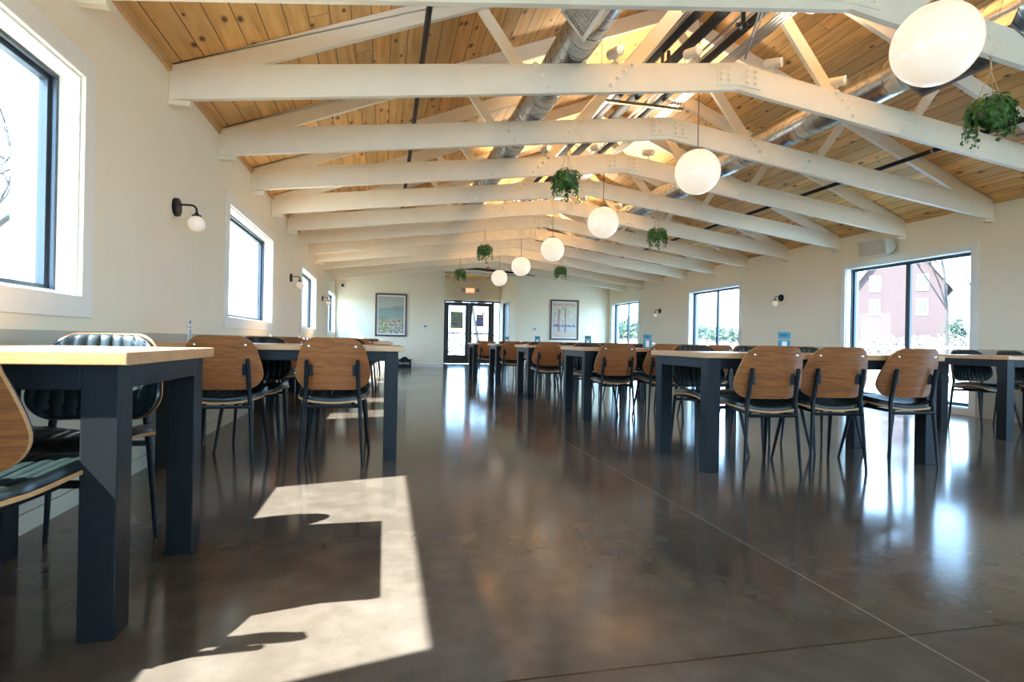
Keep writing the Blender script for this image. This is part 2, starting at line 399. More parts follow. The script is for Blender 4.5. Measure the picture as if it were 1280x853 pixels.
# windows
wn_ = 0
def window(side, a, b, z0, z1, mull):
    global wn_
    wn_ += 1
    s = 1 if side < 0 else -1; xw = XL if side < 0 else XR
    def bx(g, d0, d1, y0, y1, za, zb, m=0):      # d measured inwards from the wall face
        x0, x1 = sorted((xw + s * d0, xw + s * d1)); g.box(x0, x1, y0, y1, za, zb, m)
    g = G(); cw = 0.1 if side < 0 else 0.085
    bx(g, 0, 0.02, a - cw, a, z0 - cw if z0 > 0.3 else 0.0, z1 + cw); bx(g, 0, 0.02, b, b + cw, z0 - cw if z0 > 0.3 else 0.0, z1 + cw)
    bx(g, 0, 0.02, a, b, z1, z1 + cw); bx(g, 0, 0.02, a, b, z0 - cw if z0 > 0.3 else 0.0, z0)
    # jamb liners
    bx(g, -0.085, 0.0, a, a + 0.012, z0, z1); bx(g, -0.085, 0.0, b - 0.012, b, z0, z1)
    bx(g, -0.085, 0.0, a + .012, b - .012, z1 - 0.012, z1); bx(g, -0.085, 0.0, a + .012, b - .012, z0, z0 + 0.012)
    root = struct('window_%d' % wn_, g, M_trim, bevel=0.002)
    fw = 0.045
    g = G()
    def ring(g, d0, d1, y0, y1, za, zb, w_):
        bx(g, d0, d1, y0, y0 + w_, za, zb); bx(g, d0, d1, y1 - w_, y1, za, zb)
        bx(g, d0, d1, y0 + w_, y1 - w_, zb - w_, zb); bx(g, d0, d1, y0 + w_, y1 - w_, za, za + w_)
    ring(g, -0.10, -0.085, a, b, z0, z1, 0.028); ring(g, -0.15, -0.10, a, b, z0, z1, 0.016)
    ys = [(a + 0.016, b - 0.016)]
    if mull:
        mc = (a + b) / 2; ys = [(a + 0.016, mc), (mc, b - 0.016)]
    for y0, y1 in ys: ring(g, -0.148, -0.112, y0, y1, z0 + 0.016, z1 - 0.016, 0.034 if mull else 0.030)
    obj('window_frame', g, M_frame, root, bevel=0.001)
    for y0, y1 in ys:
        g = G(); bx(g, -0.132, -0.128, y0 + 0.03, y1 - 0.03, z0 + 0.045, z1 - 0.045); obj('pane', g, M_glass, root)
    od = -.275 if side < 0 else -.23
    g = G(); bx(g, od, -0.165, a - 0.05, a - 0.0, z0 - 0.05, z1); bx(g, od, -0.165, b, b + 0.05, z0 - 0.05, z1)
    obj('outer_jamb', g, M_extjamb, root)
    # portal
    cx = xw - s * 0.17; portal('window_portal', (cx, (a + b) / 2, (z0 + z1) / 2), (0, -PI / 2 if s > 0 else PI / 2, 0), z1 - z0, b - a)
for a, b in LWIN: window(-1, a, b, WB, WTOP, False)
for a, b in RWIN: window(1, a, b, RB, 2.02, True)

for a, b in ADDED_REARWIN:      # unseen windows behind the camera, added so daylight reaches the near truss faces
    wn_ += 1
    g = G().box(a - .09, a, YB, YB + .02, .91, 2.39).box(b, b + .09, YB, YB + .02, .91, 2.39).box(a, b, YB, YB + .02, 2.30, 2.39).box(a, b, YB, YB + .02, .91, 1.0)
    root = struct('window_%d' % wn_, g, M_trim)
    g = G().box(a, a + .05, YB - .12, YB - .06, 1.0, 2.30).box(b - .05, b, YB - .12, YB - .06, 1.0, 2.30).box(a + .05, b - .05, YB - .12, YB - .06, 2.25, 2.30).box(a + .05, b - .05, YB - .12, YB - .06, 1.0, 1.05).box((a + b) / 2 - .03, (a + b) / 2 + .03, YB - .12, YB - .06, 1.05, 2.25)
    obj('window_frame', g, M_frame, root); obj('pane', G().box(a + .05, b - .05, YB - .092, YB - .088, 1.05, 2.25), M_glass, root)
    portal('window_portal', ((a + b) / 2, YB - .16, 1.65), (-PI / 2, 0, 0), b - a, 1.3)
# ------------------------------------------------------------------ entry doors, sidelight, side door
DY = 19.5; DX0, DX1 = 1.98, 3.90
g = G().box(1.76, 2.02, DY, DY + .1, 0, 2.19).box(2.02, 3.955, DY, DY + .1, 2.13, 2.19).box(3.63, 3.72, DY, DY + .1, 0, 2.13).box(3.90, 3.955, DY, DY + .1, 0, 2.13).box(3.72, 3.90, DY, DY + .1, 0, .06)
dr = struct('trim_3', g, M_door, bevel=0.003)
obj('pane', G().box(3.72, 3.90, DY + .04, DY + .05, 0.06, 2.13), M_glass, dr, label='narrow sidelight glass')
def entry_door(n, x0, x1, handle_right):
    r = thing('door_%d' % n, None, None, (0, 0, 0)); r['kind'] = 'structure'
    fr_ = 0.115
    g = G().box(x0, x0 + fr_, DY + .02, DY + .07, 0.01, 2.12).box(x1 - fr_, x1, DY + .02, DY + .07, 0.01, 2.12).box(x0 + fr_, x1 - fr_, DY + .02, DY + .07, 2.0, 2.12).box(x0 + fr_, x1 - fr_, DY + .02, DY + .07, 0.01, 0.30)
    obj('door_frame', g, M_door, r, bevel=0.002)
    obj('pane', G().box(x0 + fr_, x1 - fr_, DY + .04, DY + .048, 0.30, 2.0), M_glass, r)
    obj('push_bar', G().box(x0 + fr_ - .02, x1 - fr_ + .02, DY - .03, DY + .01, 1.03, 1.075), M_walnutframe, r, bevel=0.004)
    cx = x0 + 0.42
    c = obj('door_closer', G().box(cx - .13, cx + .13, DY - .05, DY + .02, 2.12, 2.19), M_door, r, bevel=0.004)
    obj('closer_arm', G().tube([(cx, DY - .04, 2.12), (cx - .1, DY - .22, 2.10), (cx + .16, DY + 0.0, 2.13)], .008, 6), M_greym, c)
    return r
entry_door(1, 2.02, 2.825, True); entry_door(2, 2.83, 3.63, False)
g = G().box(rx1 - 0.02, rx1 + 0.16, 17.94, 18.0, 0, 2.08).box(rx1 - 0.02, rx1 + 0.16, 18.9, 18.96, 0, 2.08).box(rx1 - 0.02, rx1 + 0.16, 17.94, 18.96, 2.08, 2.14)
struct('trim_4', g, M_trim, bevel=.003)
g = G().box(rx1 + 0.03, rx1 + 0.075, 18.0, 18.9, 0.01, 2.08); d3 = struct('door_3', g, M_door)
obj('door_handle', G().tube([(rx1 + .02, 18.1, 1.0), (rx1 - .03, 18.1, 1.0), (rx1 - .03, 18.22, 1.0)], .009, 8), M_greym, d3, smooth=True)
struct('trim_5', G().box(rx0 - .05, rx1 + .05, YE + 0.15, YE + 0.28, RT - 0.02, RT + 0.1), M_frame)

# posters on the door glass
def poster_mat(name, kind):
    m, nt, b = newmat(name)
    tcn = node(nt, 'ShaderNodeTexCoord'); sep = node(nt, 'ShaderNodeSeparateXYZ'); link(nt, tcn.outputs['Generated'], sep.inputs[0])
    X, Z = sep.outputs[0], sep.outputs[2]
    mp = node(nt, 'ShaderNodeMapping'); link(nt, tcn.outputs['Generated'], mp.inputs[0])
    n = node(nt, 'ShaderNodeTexNoise'); n.inputs['Detail'].default_value = 5; link(nt, mp.outputs[0], n.inputs['Vector'])
    n2 = node(nt, 'ShaderNodeTexNoise'); n2.inputs['Detail'].default_value = 3; link(nt, mp.outputs[0], n2.inputs['Vector'])
    def step(s_, lo, hi=None):
        a = math_(nt, 'GREATER_THAN', s_, lo)
        return a if hi is None else math_(nt, 'MULTIPLY', a, math_(nt, 'LESS_THAN', s_, hi))
    if kind == 'beach':
        mp.inputs['Scale'].default_value = (1, 1, 1.4); n.inputs['Scale'].default_value = 3.0; n2.inputs['Scale'].default_value = 17
        zz = math_(nt, 'ADD', Z, math_(nt, 'MULTIPLY', math_(nt, 'SUBTRACT', n.outputs[0], 0.5), 0.10))
        zz = math_(nt, 'SUBTRACT', zz, math_(nt, 'MULTIPLY', X, 0.10))
        c = ramp(nt, zz, [(0.0, (0.42, 0.38, 0.28)), (0.30, (0.52, 0.42, 0.29)), (0.36, (0.30, 0.36, 0.31)), (0.60, (0.24, 0.34, 0.30)), (0.645, (0.33, 0.27, 0.23)), (0.68, (0.44, 0.46, 0.36))])
        crowd = math_(nt, 'MULTIPLY', step(n2.outputs[0], 0.55), math_(nt, 'LESS_THAN', zz, 0.30))
        c = mix(nt, crowd, c, (0.10, 0.13, 0.07))
        crowd = math_(nt, 'MULTIPLY', math_(nt, 'LESS_THAN', n2.outputs[0], 0.42), math_(nt, 'LESS_THAN', zz, 0.26))
        c = mix(nt, crowd, c, (0.78, 0.73, 0.58))
        palm = math_(nt, 'MULTIPLY', math_(nt, 'MULTIPLY', step(X, 0.07, 0.34), math_(nt, 'LESS_THAN', Z, 0.46)), step(n2.outputs[0], 0.5))
        c = mix(nt, palm, c, (0.25, 0.28, 0.06))
        for col_, sx_, sz_ in (((0.55, 0.10, 0.05), 0.62, 0.33), ((0.62, 0.18, 0.06), 0.80, 0.33), ((0.12, 0.16, 0.10), 0.72, 0.66)):
            d = math_(nt, 'MULTIPLY', step(X, sx_ - .025, sx_ + .035), step(Z, sz_ - .018, sz_ + .018)); c = mix(nt, d, c, col_)
    elif kind == 'square':
        n.inputs['Scale'].default_value = 4.0; n2.inputs['Scale'].default_value = 13
        mp.inputs['Scale'].default_value = (1, 1, 1.4)
        c = ramp(nt, Z, [(0.0, (0.60, 0.52, 0.48)), (0.13, (0.68, 0.55, 0.38)), (0.25, (0.60, 0.58, 0.60)), (0.5, (0.66, 0.62, 0.50)), (0.9, (0.70, 0.66, 0.50))])
        for xx, z0_, w_ in ((0.26, 0.17, .035), (0.53, 0.14, .03)):
            c = mix(nt, math_(nt, 'MULTIPLY', step(X, xx - w_, xx + w_), step(Z, z0_, 0.80)), c, (0.34, 0.20, 0.16))
        fo = math_(nt, 'MULTIPLY', step(n2.outputs[0], 0.56), step(Z, 0.33, 0.86)); c = mix(nt, math_(nt, 'MULTIPLY', fo, .7), c, (0.40, 0.33, 0.24))
        fo = math_(nt, 'MULTIPLY', step(n2.outputs[0], 0.47), step(Z, 0.30, 0.37)); c = mix(nt, fo, c, (0.18, 0.17, 0.19))
        fo = math_(nt, 'MULTIPLY', step(n.outputs[0], 0.53), step(Z, 0.37, 0.8)); c = mix(nt, math_(nt, 'MULTIPLY', fo, .45), c, (0.62, 0.42, 0.34))
    elif kind == 'event':
        n.inputs['Scale'].default_value = 5.5; n2.inputs['Scale'].default_value = 11
        c = ramp(nt, n.outputs[0], [(0.30, (0.06, 0.03, 0.09)), (0.42, (0.10, 0.22, 0.24)), (0.5, (0.25, 0.42, 0.50)), (0.56, (0.5, 0.4, 0.12)), (0.66, (0.25, 0.05, 0.10))])
        d = math_(nt, 'MULTIPLY', step(X, .33, .67), step(Z, .76, .98)); c = mix(nt, d, c, (0.55, 0.46, 0.05))
        d = math_(nt, 'MULTIPLY', step(X, .2, .8), step(Z, .03, .14)); c = mix(nt, d, c, (0.55, 0.38, 0.08))
    else:
        n2.inputs['Scale'].default_value = 10
        c = ramp(nt, Z, [(0.0, (0.20, 0.20, 0.42)), (0.60, (0.26, 0.27, 0.52)), (0.66, (0.10, 0.13, 0.22)), (0.74, (0.45, 0.45, 0.6)), (0.82, (0.7, 0.35, 0.33))])
        c = mix(nt, math_(nt, 'MULTIPLY', step(n2.outputs[0], .55), step(Z, .80, .96)), c, (0.5, 0.04, 0.04))
    link(nt, c, b.inputs['Base Color']); b.inputs['Roughness'].default_value = 0.35
    return m
o = obj('event_poster', G().box(2.19, 2.63, DY + .030, DY + .037, 1.22, 1.80), poster_mat('event_poster_print', 'event'))
tag(o, 'colourful event poster taped to the left entry door glass', 'poster')
o = obj('notice_poster', G().box(3.09, 3.36, DY + .030, DY + .037, 1.30, 1.73), poster_mat('notice_print', 'notice'))
tag(o, 'small blue and red notice on the right entry door glass', 'poster')

# framed posters on the far wall
def text_mesh(txt, size, ext=0.001, mat=None):
    cu = bpy.data.curves.new('letters', 'FONT'); cu.body = txt; cu.size = size; cu.extrude = ext; cu.align_x = 'CENTER'; cu.align_y = 'CENTER'
    to = bpy.data.objects.new('letters_tmp', cu); C.objects.link(to)
    dg = bpy.context.evaluated_depsgraph_get(); me = bpy.data.meshes.new_from_object(to.evaluated_get(dg))
    bpy.data.objects.remove(to); me.materials.clear(); me.materials.append(mat); me.name = 'letters'
    return me
def framed(x0, x1, z0, z1, kind, label):
    cx, cz = (x0 + x1) / 2, (z0 + z1) / 2; hw, hh = (x1 - x0) / 2, (z1 - z0) / 2; t = 0.045
    r = thing('framed_poster', label, 'picture', (cx, YE, z0))
    g = G().box(-hw, hw, -.035, 0, 0, t).box(-hw, hw, -.035, 0, 2 * hh - t, 2 * hh).box(-hw, -hw + t, -.035, 0, t, 2 * hh - t).box(hw - t, hw, -.035, 0, t, 2 * hh - t)
    obj('picture_frame', g, M_walnutframe, r, bevel=.004)
    obj('mat_board', G().box(-hw + t, hw - t, -.010, 0, t, 2 * hh - t), M_cardwhite, r)
    q = t + .045 if kind == 'beach' else t + .03
    obj('print', G().box(-hw + q, hw - q, -.014, -.010, q, 2 * hh - q), poster_mat(kind + '_print', kind), r)
    return r, hh
framed(-0.284, 0.617, 0.886, 2.13, 'beach', 'framed beach and bay print on the far wall left of the entry')
r, hh = framed(4.99, 5.91, 0.883, 2.125, 'square', 'framed street scene print with red heading, far wall right of entry')
obj('heading_text', text_mesh('PLACE ROYAL', 0.118, mat=M_red), None or [], r, (0, -.0155, 2 * hh - .16), (PI / 2, 0, 0))
obj('subheading_text', text_mesh('N.Y.', 0.075, mat=M_door), [], r, (0, -.0155, 2 * hh - .26), (PI / 2, 0, 0))

# exit sign, thermostats, dome camera, extinguisher, black crate
r = thing('exit_sign', 'lit red EXIT sign with two lamp heads above the entry doors', 'sign', (2.85, DY, 2.44))
obj('sign_housing', G().box(-.16, .16, -.05, 0, 0, .19), M_whitem, r, bevel=.006)
obj('sign_face', G().box(-.145, .145, -.056, -.05, .015, .175), M_exit, r)
obj('exit_text', text_mesh('EXIT', 0.15, mat=plain('exit_letters', (0.95, 0.6, 0.4), .4, emit=(1, .45, .25), es=0.3)), [], r, (0, -.058, .095), (PI / 2, 0, 0))
for s in (-1, 1):
    h = obj('lamp_head', G().lathe([(0, -.045), (.035, -.045), (.058, .03), (.058, .045), (0, .045)], 16, mat=Matrix.Translation((s * .26, -.06, .11)) @ Matrix.Rotation(PI / 2, 4, 'X')), M_greym, r, smooth=True)
    obj('lamp_arm', G().tube([(s * .15, -.02, .09), (s * .26, -.03, .07)], .012, 8), M_greym, h)
def thermostat(x, z, lab):
    r = thing('thermostat', lab, 'thermostat', (x, YE, z))
    obj('backplate', G().box(-.07, .07, -.012, 0, -.075, .075), M_cardwhite, r, bevel=.004)
    obj('thermostat_body', G().box(-.045, .045, -.03, -.012, -.05, .05), M_whitem, r, bevel=.004)
    obj('screen', G().box(-.02, .02, -.032, -.03, -.02, .025), M_black, r)
thermostat(1.15, 1.2, 'white thermostat with dark screen on the far wall left of entry')
thermostat(4.5, 1.19, 'white thermostat with dark screen on the far wall right of entry')
r = thing('dome_camera', 'small white security camera high in the far left corner', 'camera', (-1.2, YE, 2.32))
obj('camera_mount', G().box(-.06, .06, -.05, 0, -.06, .06), M_whitem, r, bevel=.01); obj('lens_dome', G().sphere((0, -.06, -.01), .042, 10), M_black, r, smooth=True)
r = thing('fire_extinguisher', 'red fire extinguisher on the entry recess wall', 'fire extinguisher', (rx0 + .10, 18.7, 0.42))
obj('cylinder', G().lathe([(0, 0), (.075, 0), (.08, .02), (.08, .40), (.05, .47), (.02, .49), (0, .49)], 20), M_red, r, smooth=True)
obj('valve_handle', G().tube([(0, 0, .48), (0, 0, .54)], .02, 8).box(-.015, .015, -.11, .02, .54, .56).box(-.015, .015, -.10, .02, .57, .585), M_black, r)
obj('hose', G().tube([(0, -.03, .52), (.02, -.1, .46), (.04, -.09, .3), (.03, -.08, .12)], .011, 8), M_rubber, r, smooth=True)
obj('wall_bracket', G().box(-.1, -.07, -.03, .03, .2, .3), M_greym, r)
r = thing('tote_bag', 'black open bag with white lettering on the floor by far wall', 'bag', (0.57, 16.70, 0))
g = G().prism([(-.19, 0), (.19, 0), (.185, .19), (.20, .245), (.15, .225), (.10, .24), (.06, .29), (.0, .305), (-.05, .29), (-.10, .245), (-.15, .225), (-.20, .235), (-.17, .19)], -.11, .11)
obj('bag_body', g, M_rubber, r, bevel=.01)
obj('letters', text_mesh('Bartlett', .095, mat=M_cardwhite), [], r, (-.01, -.113, .12), (PI / 2, 0, 0))

# ------------------------------------------------------------------ roof trusses
def zbot(x): return 2.335 + 0.130 * (XM - abs(x - XM) - XL)
CD = 0.228
def roofz(x): return WZ + SL * (XM - abs(x - XM) - XL)
TH = 0.045
def seg(poly_line, w_, y0, y1):
    (xa, za), (xb, zb) = poly_line; d = Vector((xb - xa, zb - za)).normalized(); n = Vector((-d.y, d.x)) * w_ / 2
    return G().prism([(xa - n.x, za - n.y), (xb - n.x, zb - n.y), (xb + n.x, zb + n.y), (xa + n.x, za + n.y)], y0, y1)
truss = thing('roof_truss', 'x', 'roof truss', (0, TY0, 0), 0, 'white roof trusses')
bolt_me = G().lathe([(0, 0), (.023, 0), (.023, .004), (.015, .005), (.015, .017), (.010, .020), (0, .020)], 10, mat=Matrix.Rotation(PI / 2, 4, 'X')).mesh('bolt', [M_truss], True)
gx = 0.20
for s in (-1, 1):
    xa = XM + s * (XM - XL - .001)
    bc = obj('bottom_chord', G().prism([(xa, zbot(xa)), (XM + s * .12, zbot(XM + s * .12)), (XM, zbot(XM) + .004), (XM, zbot(XM) + CD - .012), (XM + s * .14, zbot(XM + s * .14) + CD - .006), (xa, zbot(xa) + CD)], 0, TH), M_truss, truss, bevel=.003)
    x1 = XM
    dz = 0.157
    xn = XM + s * (XM - XL - .563)
    obj('top_chord', G().prism([(xa, zbot(xa) + CD), (xn, zbot(xn) + CD - .0005), (XM, roofz(XM) - dz), (XM, roofz(XM) - .004), (xa, roofz(xa) - .004)], 0.001, TH - .001), M_truss, truss, bevel=.002)
    def mx_(x): return XM + s * (XM - x)
    for (pa, pb, ww) in (((1.04, 2.745), (0.63, 3.30), .075), ((1.70, 2.80), (2.64, 3.985), .105)):
        obj('web', seg([(mx_(pa[0]), pa[1]), (mx_(pb[0]), pb[1])], ww, TH, TH + .038), M_truss, truss, bevel=.002)
    for (pa, pb, nb) in (((1.06, 2.87), (1.17, 2.72), 3), ((1.83, 2.965), (1.66, 2.79), 4)):
        for k in range(nb):
            t = k / (nb - 1); obj('bolt', bolt_me, [], bc, (mx_(pa[0] + (pb[0] - pa[0]) * t), 0, pa[1] + (pb[1] - pa[1]) * t))
    obj('bearing_block', G().box(min(xa, xa - s * .13), max(xa, xa - s * .13), .0, TH, zbot(xa) - .03, zbot(xa) + .002), M_truss, truss)
zt = zbot(XM) + CD
g = G().prism([(XM - gx, zbot(XM - gx) + .045), (XM, zbot(XM) + .035), (XM + gx, zbot(XM + gx) + .045), (XM + gx, zt - .035), (XM, zt - .012), (XM - gx, zt - .035)], -.012, 0)
gp = obj('gusset_plate', g, M_truss, truss, bevel=.001)
for dx in (-.165, -.10, .07, .145):
    for k in range(3):
        obj('bolt', bolt_me, [], gp, (XM + dx, -.012, zt - .065 - .048 * k))
register(truss)
ords = ['nearest', 'second', 'third', 'fourth', 'fifth', 'sixth', 'seventh', 'eighth', 'ninth', 'tenth', 'eleventh', 'twelfth']
tag(truss, 'white bolted timber roof truss, nearest to the camera at photo top', 'roof truss')
for i in range(1, NT):
    dup(truss, 'white bolted timber roof truss, %s back from the camera' % ords[i], (0, TY0 + TS * i, 0), 0, 'white roof trusses')

# ------------------------------------------------------------------ ducts, registers, pipes
def duct(x, z, r_, y0, y1, lab):
    d = thing('spiral_duct', lab, 'duct', (x, 0, z), 0, 'spiral ducts')
    n = 28; g = G().tube([(0, y0, 0), (0, y1, 0)], r_, n); obj('duct_pipe', g, M_duct, d, smooth=True)
    # helical lock seam
    pts = []; pitch_ = .135; turns = int((y1 - y0) / pitch_)
    for k in range(turns * 18 + 1):
        a = 2 * PI * k / 18; pts.append((math.cos(a) * (r_ + .001), y0 + pitch_ * k / 18, math.sin(a) * (r_ + .001)))
    obj('spiral_seam', G().tube(pts, .0035, 4), M_duct, d, smooth=True)
    for yy in (5.8, 9.2, 12.7):
        obj('duct_collar', G().tube([(0, yy - .02, 0), (0, yy + .02, 0)], r_ + .008, n), M_duct, d, smooth=True)
    return d
DLx, DLz, DLr = 1.37, 3.075, .148
DRx, DRz, DRr = 4.22, 3.13, .155
duct(DLx, DLz, DLr, 0.3, 16.6, 'long galvanised spiral duct through the left half of the trusses')
duct(DRx, DRz, DRr, 0.3, 16.6, 'long galvanised spiral duct through the right half of the trusses')
def register_box(x, z, r_, ang, y0, y1, mats, lab, hw=.11, depth=.10):
    rr = thing('duct_register', lab, 'vent', (x, (y0 + y1) / 2, z)); h = (y1 - y0) / 2
    R = Matrix.Rotation(ang, 4, 'Y')
    def tr(g):
        g.v = [tuple(R @ Vector(p)) for p in g.v]; return g
    # local: box extends along -z
    a, b = -(r_ + depth), -(r_ * .72)
    g = G().box(-hw, hw, -h, -h + .006, a, b).box(-hw, hw, h - .006, h, a, b).box(-hw, -hw + .006, -h, h, a, b).box(hw - .006, hw, -h, h, a, b)
    obj('register_box', tr(g), mats[0], rr)
    g = G().box(-hw - .012, hw + .012, -h - .012, -h + .012, a - .006, a).box(-hw - .012, hw + .012, h - .012, h + .012, a - .006, a).box(-hw - .012, -hw + .012, -h, h, a - .006, a).box(hw - .012, hw + .012, -h, h, a - .006, a)
    obj('register_flange', tr(g), mats[1], rr)
    g = G()
    k = -hw + .02
    while k < hw - .01: g.box(k, k + .005, -h, h, a - .004, a + .012); k += .018
    k = -h + .04
    while k < h - .02: g.box(-hw, hw, k, k + .004, a - .002, a + .01); k += .05
    obj('grille', tr(g), mats[1], rr)
    obj('damper', tr(G().box(-hw, hw, -h, h, a + .03, a + .034)), mats[2], rr)
register_box(DLx, DLz, DLr, math.radians(48), 3.0, 3.60, (M_duct, M_whitem, M_pot), 'white grille register on the left duct near the camera')
register_box(DRx, DRz, DRr, math.radians(28), 2.95, 3.75, (M_duct, M_greym, M_frame), 'dark register box under the right duct near the camera')

def pipe(name, lab, cat, pts, r_, mat, n=12, group=None, extra=None):
    t = thing(name, lab, cat, (0, 0, 0), 0, group)
    obj('pipe_run', G().tube(pts, r_, n), mat, t, smooth=True)
    if extra: extra(t)
    return t
def hangers(x, z, top, ys, gap=.02):
    def f(t):
        for y in ys:
            obj('hanger_rod', G().tube([(x, y, z + gap), (x, y, top)], .004, 6).tube([(x, y - .012, z), (x, y + .012, z)], gap + .006, 12), M_greym, t)
    return f
t = pipe('sprinkler_pipe', 'black sprinkler pipe along the left slope of the ceiling', 'pipe', [(0.25, .5, 3.02), (0.25, 16.5, 3.02)], .022, M_black, extra=hangers(.25, 3.02, roofz(.25), [5.0, 8.4, 11.9, 15.3]))
obj('red_coupling', G().tube([(.25, 3.22, 3.02), (.25, 3.27, 3.02)], .036, 14).box(.20, .30, 3.235, 3.255, 3.0, 3.04), M_red, t, smooth=True)
obj('coupling', G().tube([(.25, 6.2, 3.02), (.25, 6.26, 3.02)], .03, 14), M_greym, t, smooth=True)
pipe('sprinkler_pipe', 'black sprinkler pipe along the right slope of the ceiling', 'pipe', [(5.58, .5, 2.89), (5.58, 16.5, 2.89)], .024, M_black, extra=hangers(5.58, 2.89, roofz(5.58), [4.85, 8.3, 11.8, 15.2], .022))
# pipes and conduits under the ridge
for k, (x, z, r_) in enumerate(((2.42, 3.50, .042), (2.62, 3.50, .047), (2.93, 3.50, .036))):
    pipe('insulated_pipe', 'thick black insulated pipe under the ridge, %s of three' % ('leftmost', 'middle', 'rightmost')[k], 'pipe', [(x, .5, z), (x, 16.8, z)], r_, M_rubber, group='black pipes under the ridge')
for k, (x, z) in enumerate(((2.28, 3.47), (2.315, 3.47), (2.35, 3.475), (2.73, 3.44), (2.795, 3.44), (3.03, 3.46), (3.065, 3.46), (3.10, 3.46), (3.135, 3.46))):
    o = obj('conduit', G().tube([(x, .5, z), (x, 16.8, z)], .011, 8), M_greym, smooth=True)
    tag(o, 'thin grey electrical conduit running along the ridge bundle', 'conduit', 'thin conduits along the ridge')
for k, y in enumerate((3.45, 5.75, 8.05, 10.4, 12.7, 15.0)):
    t = thing('pipe_hanger', 'metal strut hanging across the ridge pipes, %s from the camera' % ords[k].replace('nearest', 'first'), 'pipe hanger', (0, y, 0), 0, 'struts under the ridge pipes')
    obj('strut_channel', G().box(2.22, 3.18, -.02, .02, 3.40, 3.43), M_brass, t, bevel=.002)
    for x in (2.22, 3.20): obj('hanger_rod', G().tube([(x, 0, 3.42), (x, 0, roofz(x))], .005, 6), M_greym, t)
r = thing('junction_box', 'grey junction box with looped cables hanging under the ridge', 'electrical box', (3.02, 3.62, 3.33))
obj('box_body', G().box(-.07, .07, -.05, .05, -.03, .05), M_greym, r, bevel=.004)
obj('cable', G().tube([(-.06, 0, 0), (-.2, .03, .03), (-.36, .05, .02), (-.5, .05, .06)], .008, 8), M_greym, r, smooth=True)
obj('cable', G().tube([(-.36, .05, .02), (-.37, .1, -.12), (-.36, .22, -.24), (-.31, .32, -.28), (-.29, .30, -.20), (-.30, .16, -.08), (-.33, .05, .03)], .008, 8), M_greym, r, smooth=True)
r = thing('sprinkler_valve', 'black valve on a short drop pipe below the ridge pipes', 'valve', (2.66, 3.90, 3.30))
obj('drop_pipe', G().tube([(0, 0, .2), (0, 0, 0)], .018, 10), M_black, r); obj('valve_body', G().sphere((0, 0, -.02), .035, 8).tube([(-.06, 0, -.02), (.06, 0, -.02)], .016, 8), M_black, r, smooth=True)
for k, x in enumerate((2.30, 2.36)):
    o = obj('drop_pipe', G().tube([(x + .12, 4.75, 3.48), (x + .12, 4.75, 3.12)], .017, 10).tube([(x + .12, 4.75, 3.14), (x + .12, 4.75, 3.10)], .024, 10), M_cord, smooth=True)
    tag(o, 'short brown drop pipe below the ridge bundle, %s of the pair' % ('left', 'right')[k], 'pipe', 'brown drop pipes')
# pipe across the entry
t = thing('cross_pipe', 'black pipe crossing above the entry with a red fitting', 'pipe', (0, 0, 0))
obj('pipe_run', G().tube([(1.5, 16.65, 2.91), (2.6, 16.6, 2.93), (3.5, 16.65, 2.88), (4.45, 16.75, 2.84)], .03, 12), M_rubber, t, smooth=True)
obj('red_fitting', G().tube([(2.95, 16.62, 2.85), (2.95, 16.62, 3.00)], .035, 12), M_red, t, smooth=True)
obj('riser', G().tube([(2.95, 16.62, 3.00), (2.95, 16.62, 3.16)], .025, 12), M_rubber, t, smooth=True)

# ------------------------------------------------------------------ globe pendants
def pendant():
    r = thing('globe_pendant', 'x', 'pendant lamp', (XM, 2.4, 2.385), 0, 'white globe pendants')
    obj('globe', G().sphere((0, 0, 0), .203, 24), M_globe, r, smooth=True)
    obj('fitter_cap', G().lathe([(0, .215), (.045, .215), (.06, .205), (.062, .192), (.0, .19)], 24), M_cord, r, smooth=True)
    obj('rod', G().tube([(0, 0, .21), (0, 0, 1.83)], .0045, 8), M_cord, r)
    obj('ceiling_canopy', G().lathe([(0, 1.80), (.055, 1.80), (.06, 1.83), (0, 1.84)], 20), M_cord, r, smooth=True)
    return r
p0 = pendant(); register(p0); tag(p0, 'white globe pendant, largest and nearest, at the photo top right')
for i, y in enumerate((4.7, 7.0, 9.3, 11.6, 13.9)):
    dup(p0, 'white globe pendant under the ridge, %s back from the camera' % ords[i + 1], (XM, y, 2.385), 0, 'white globe pendants')

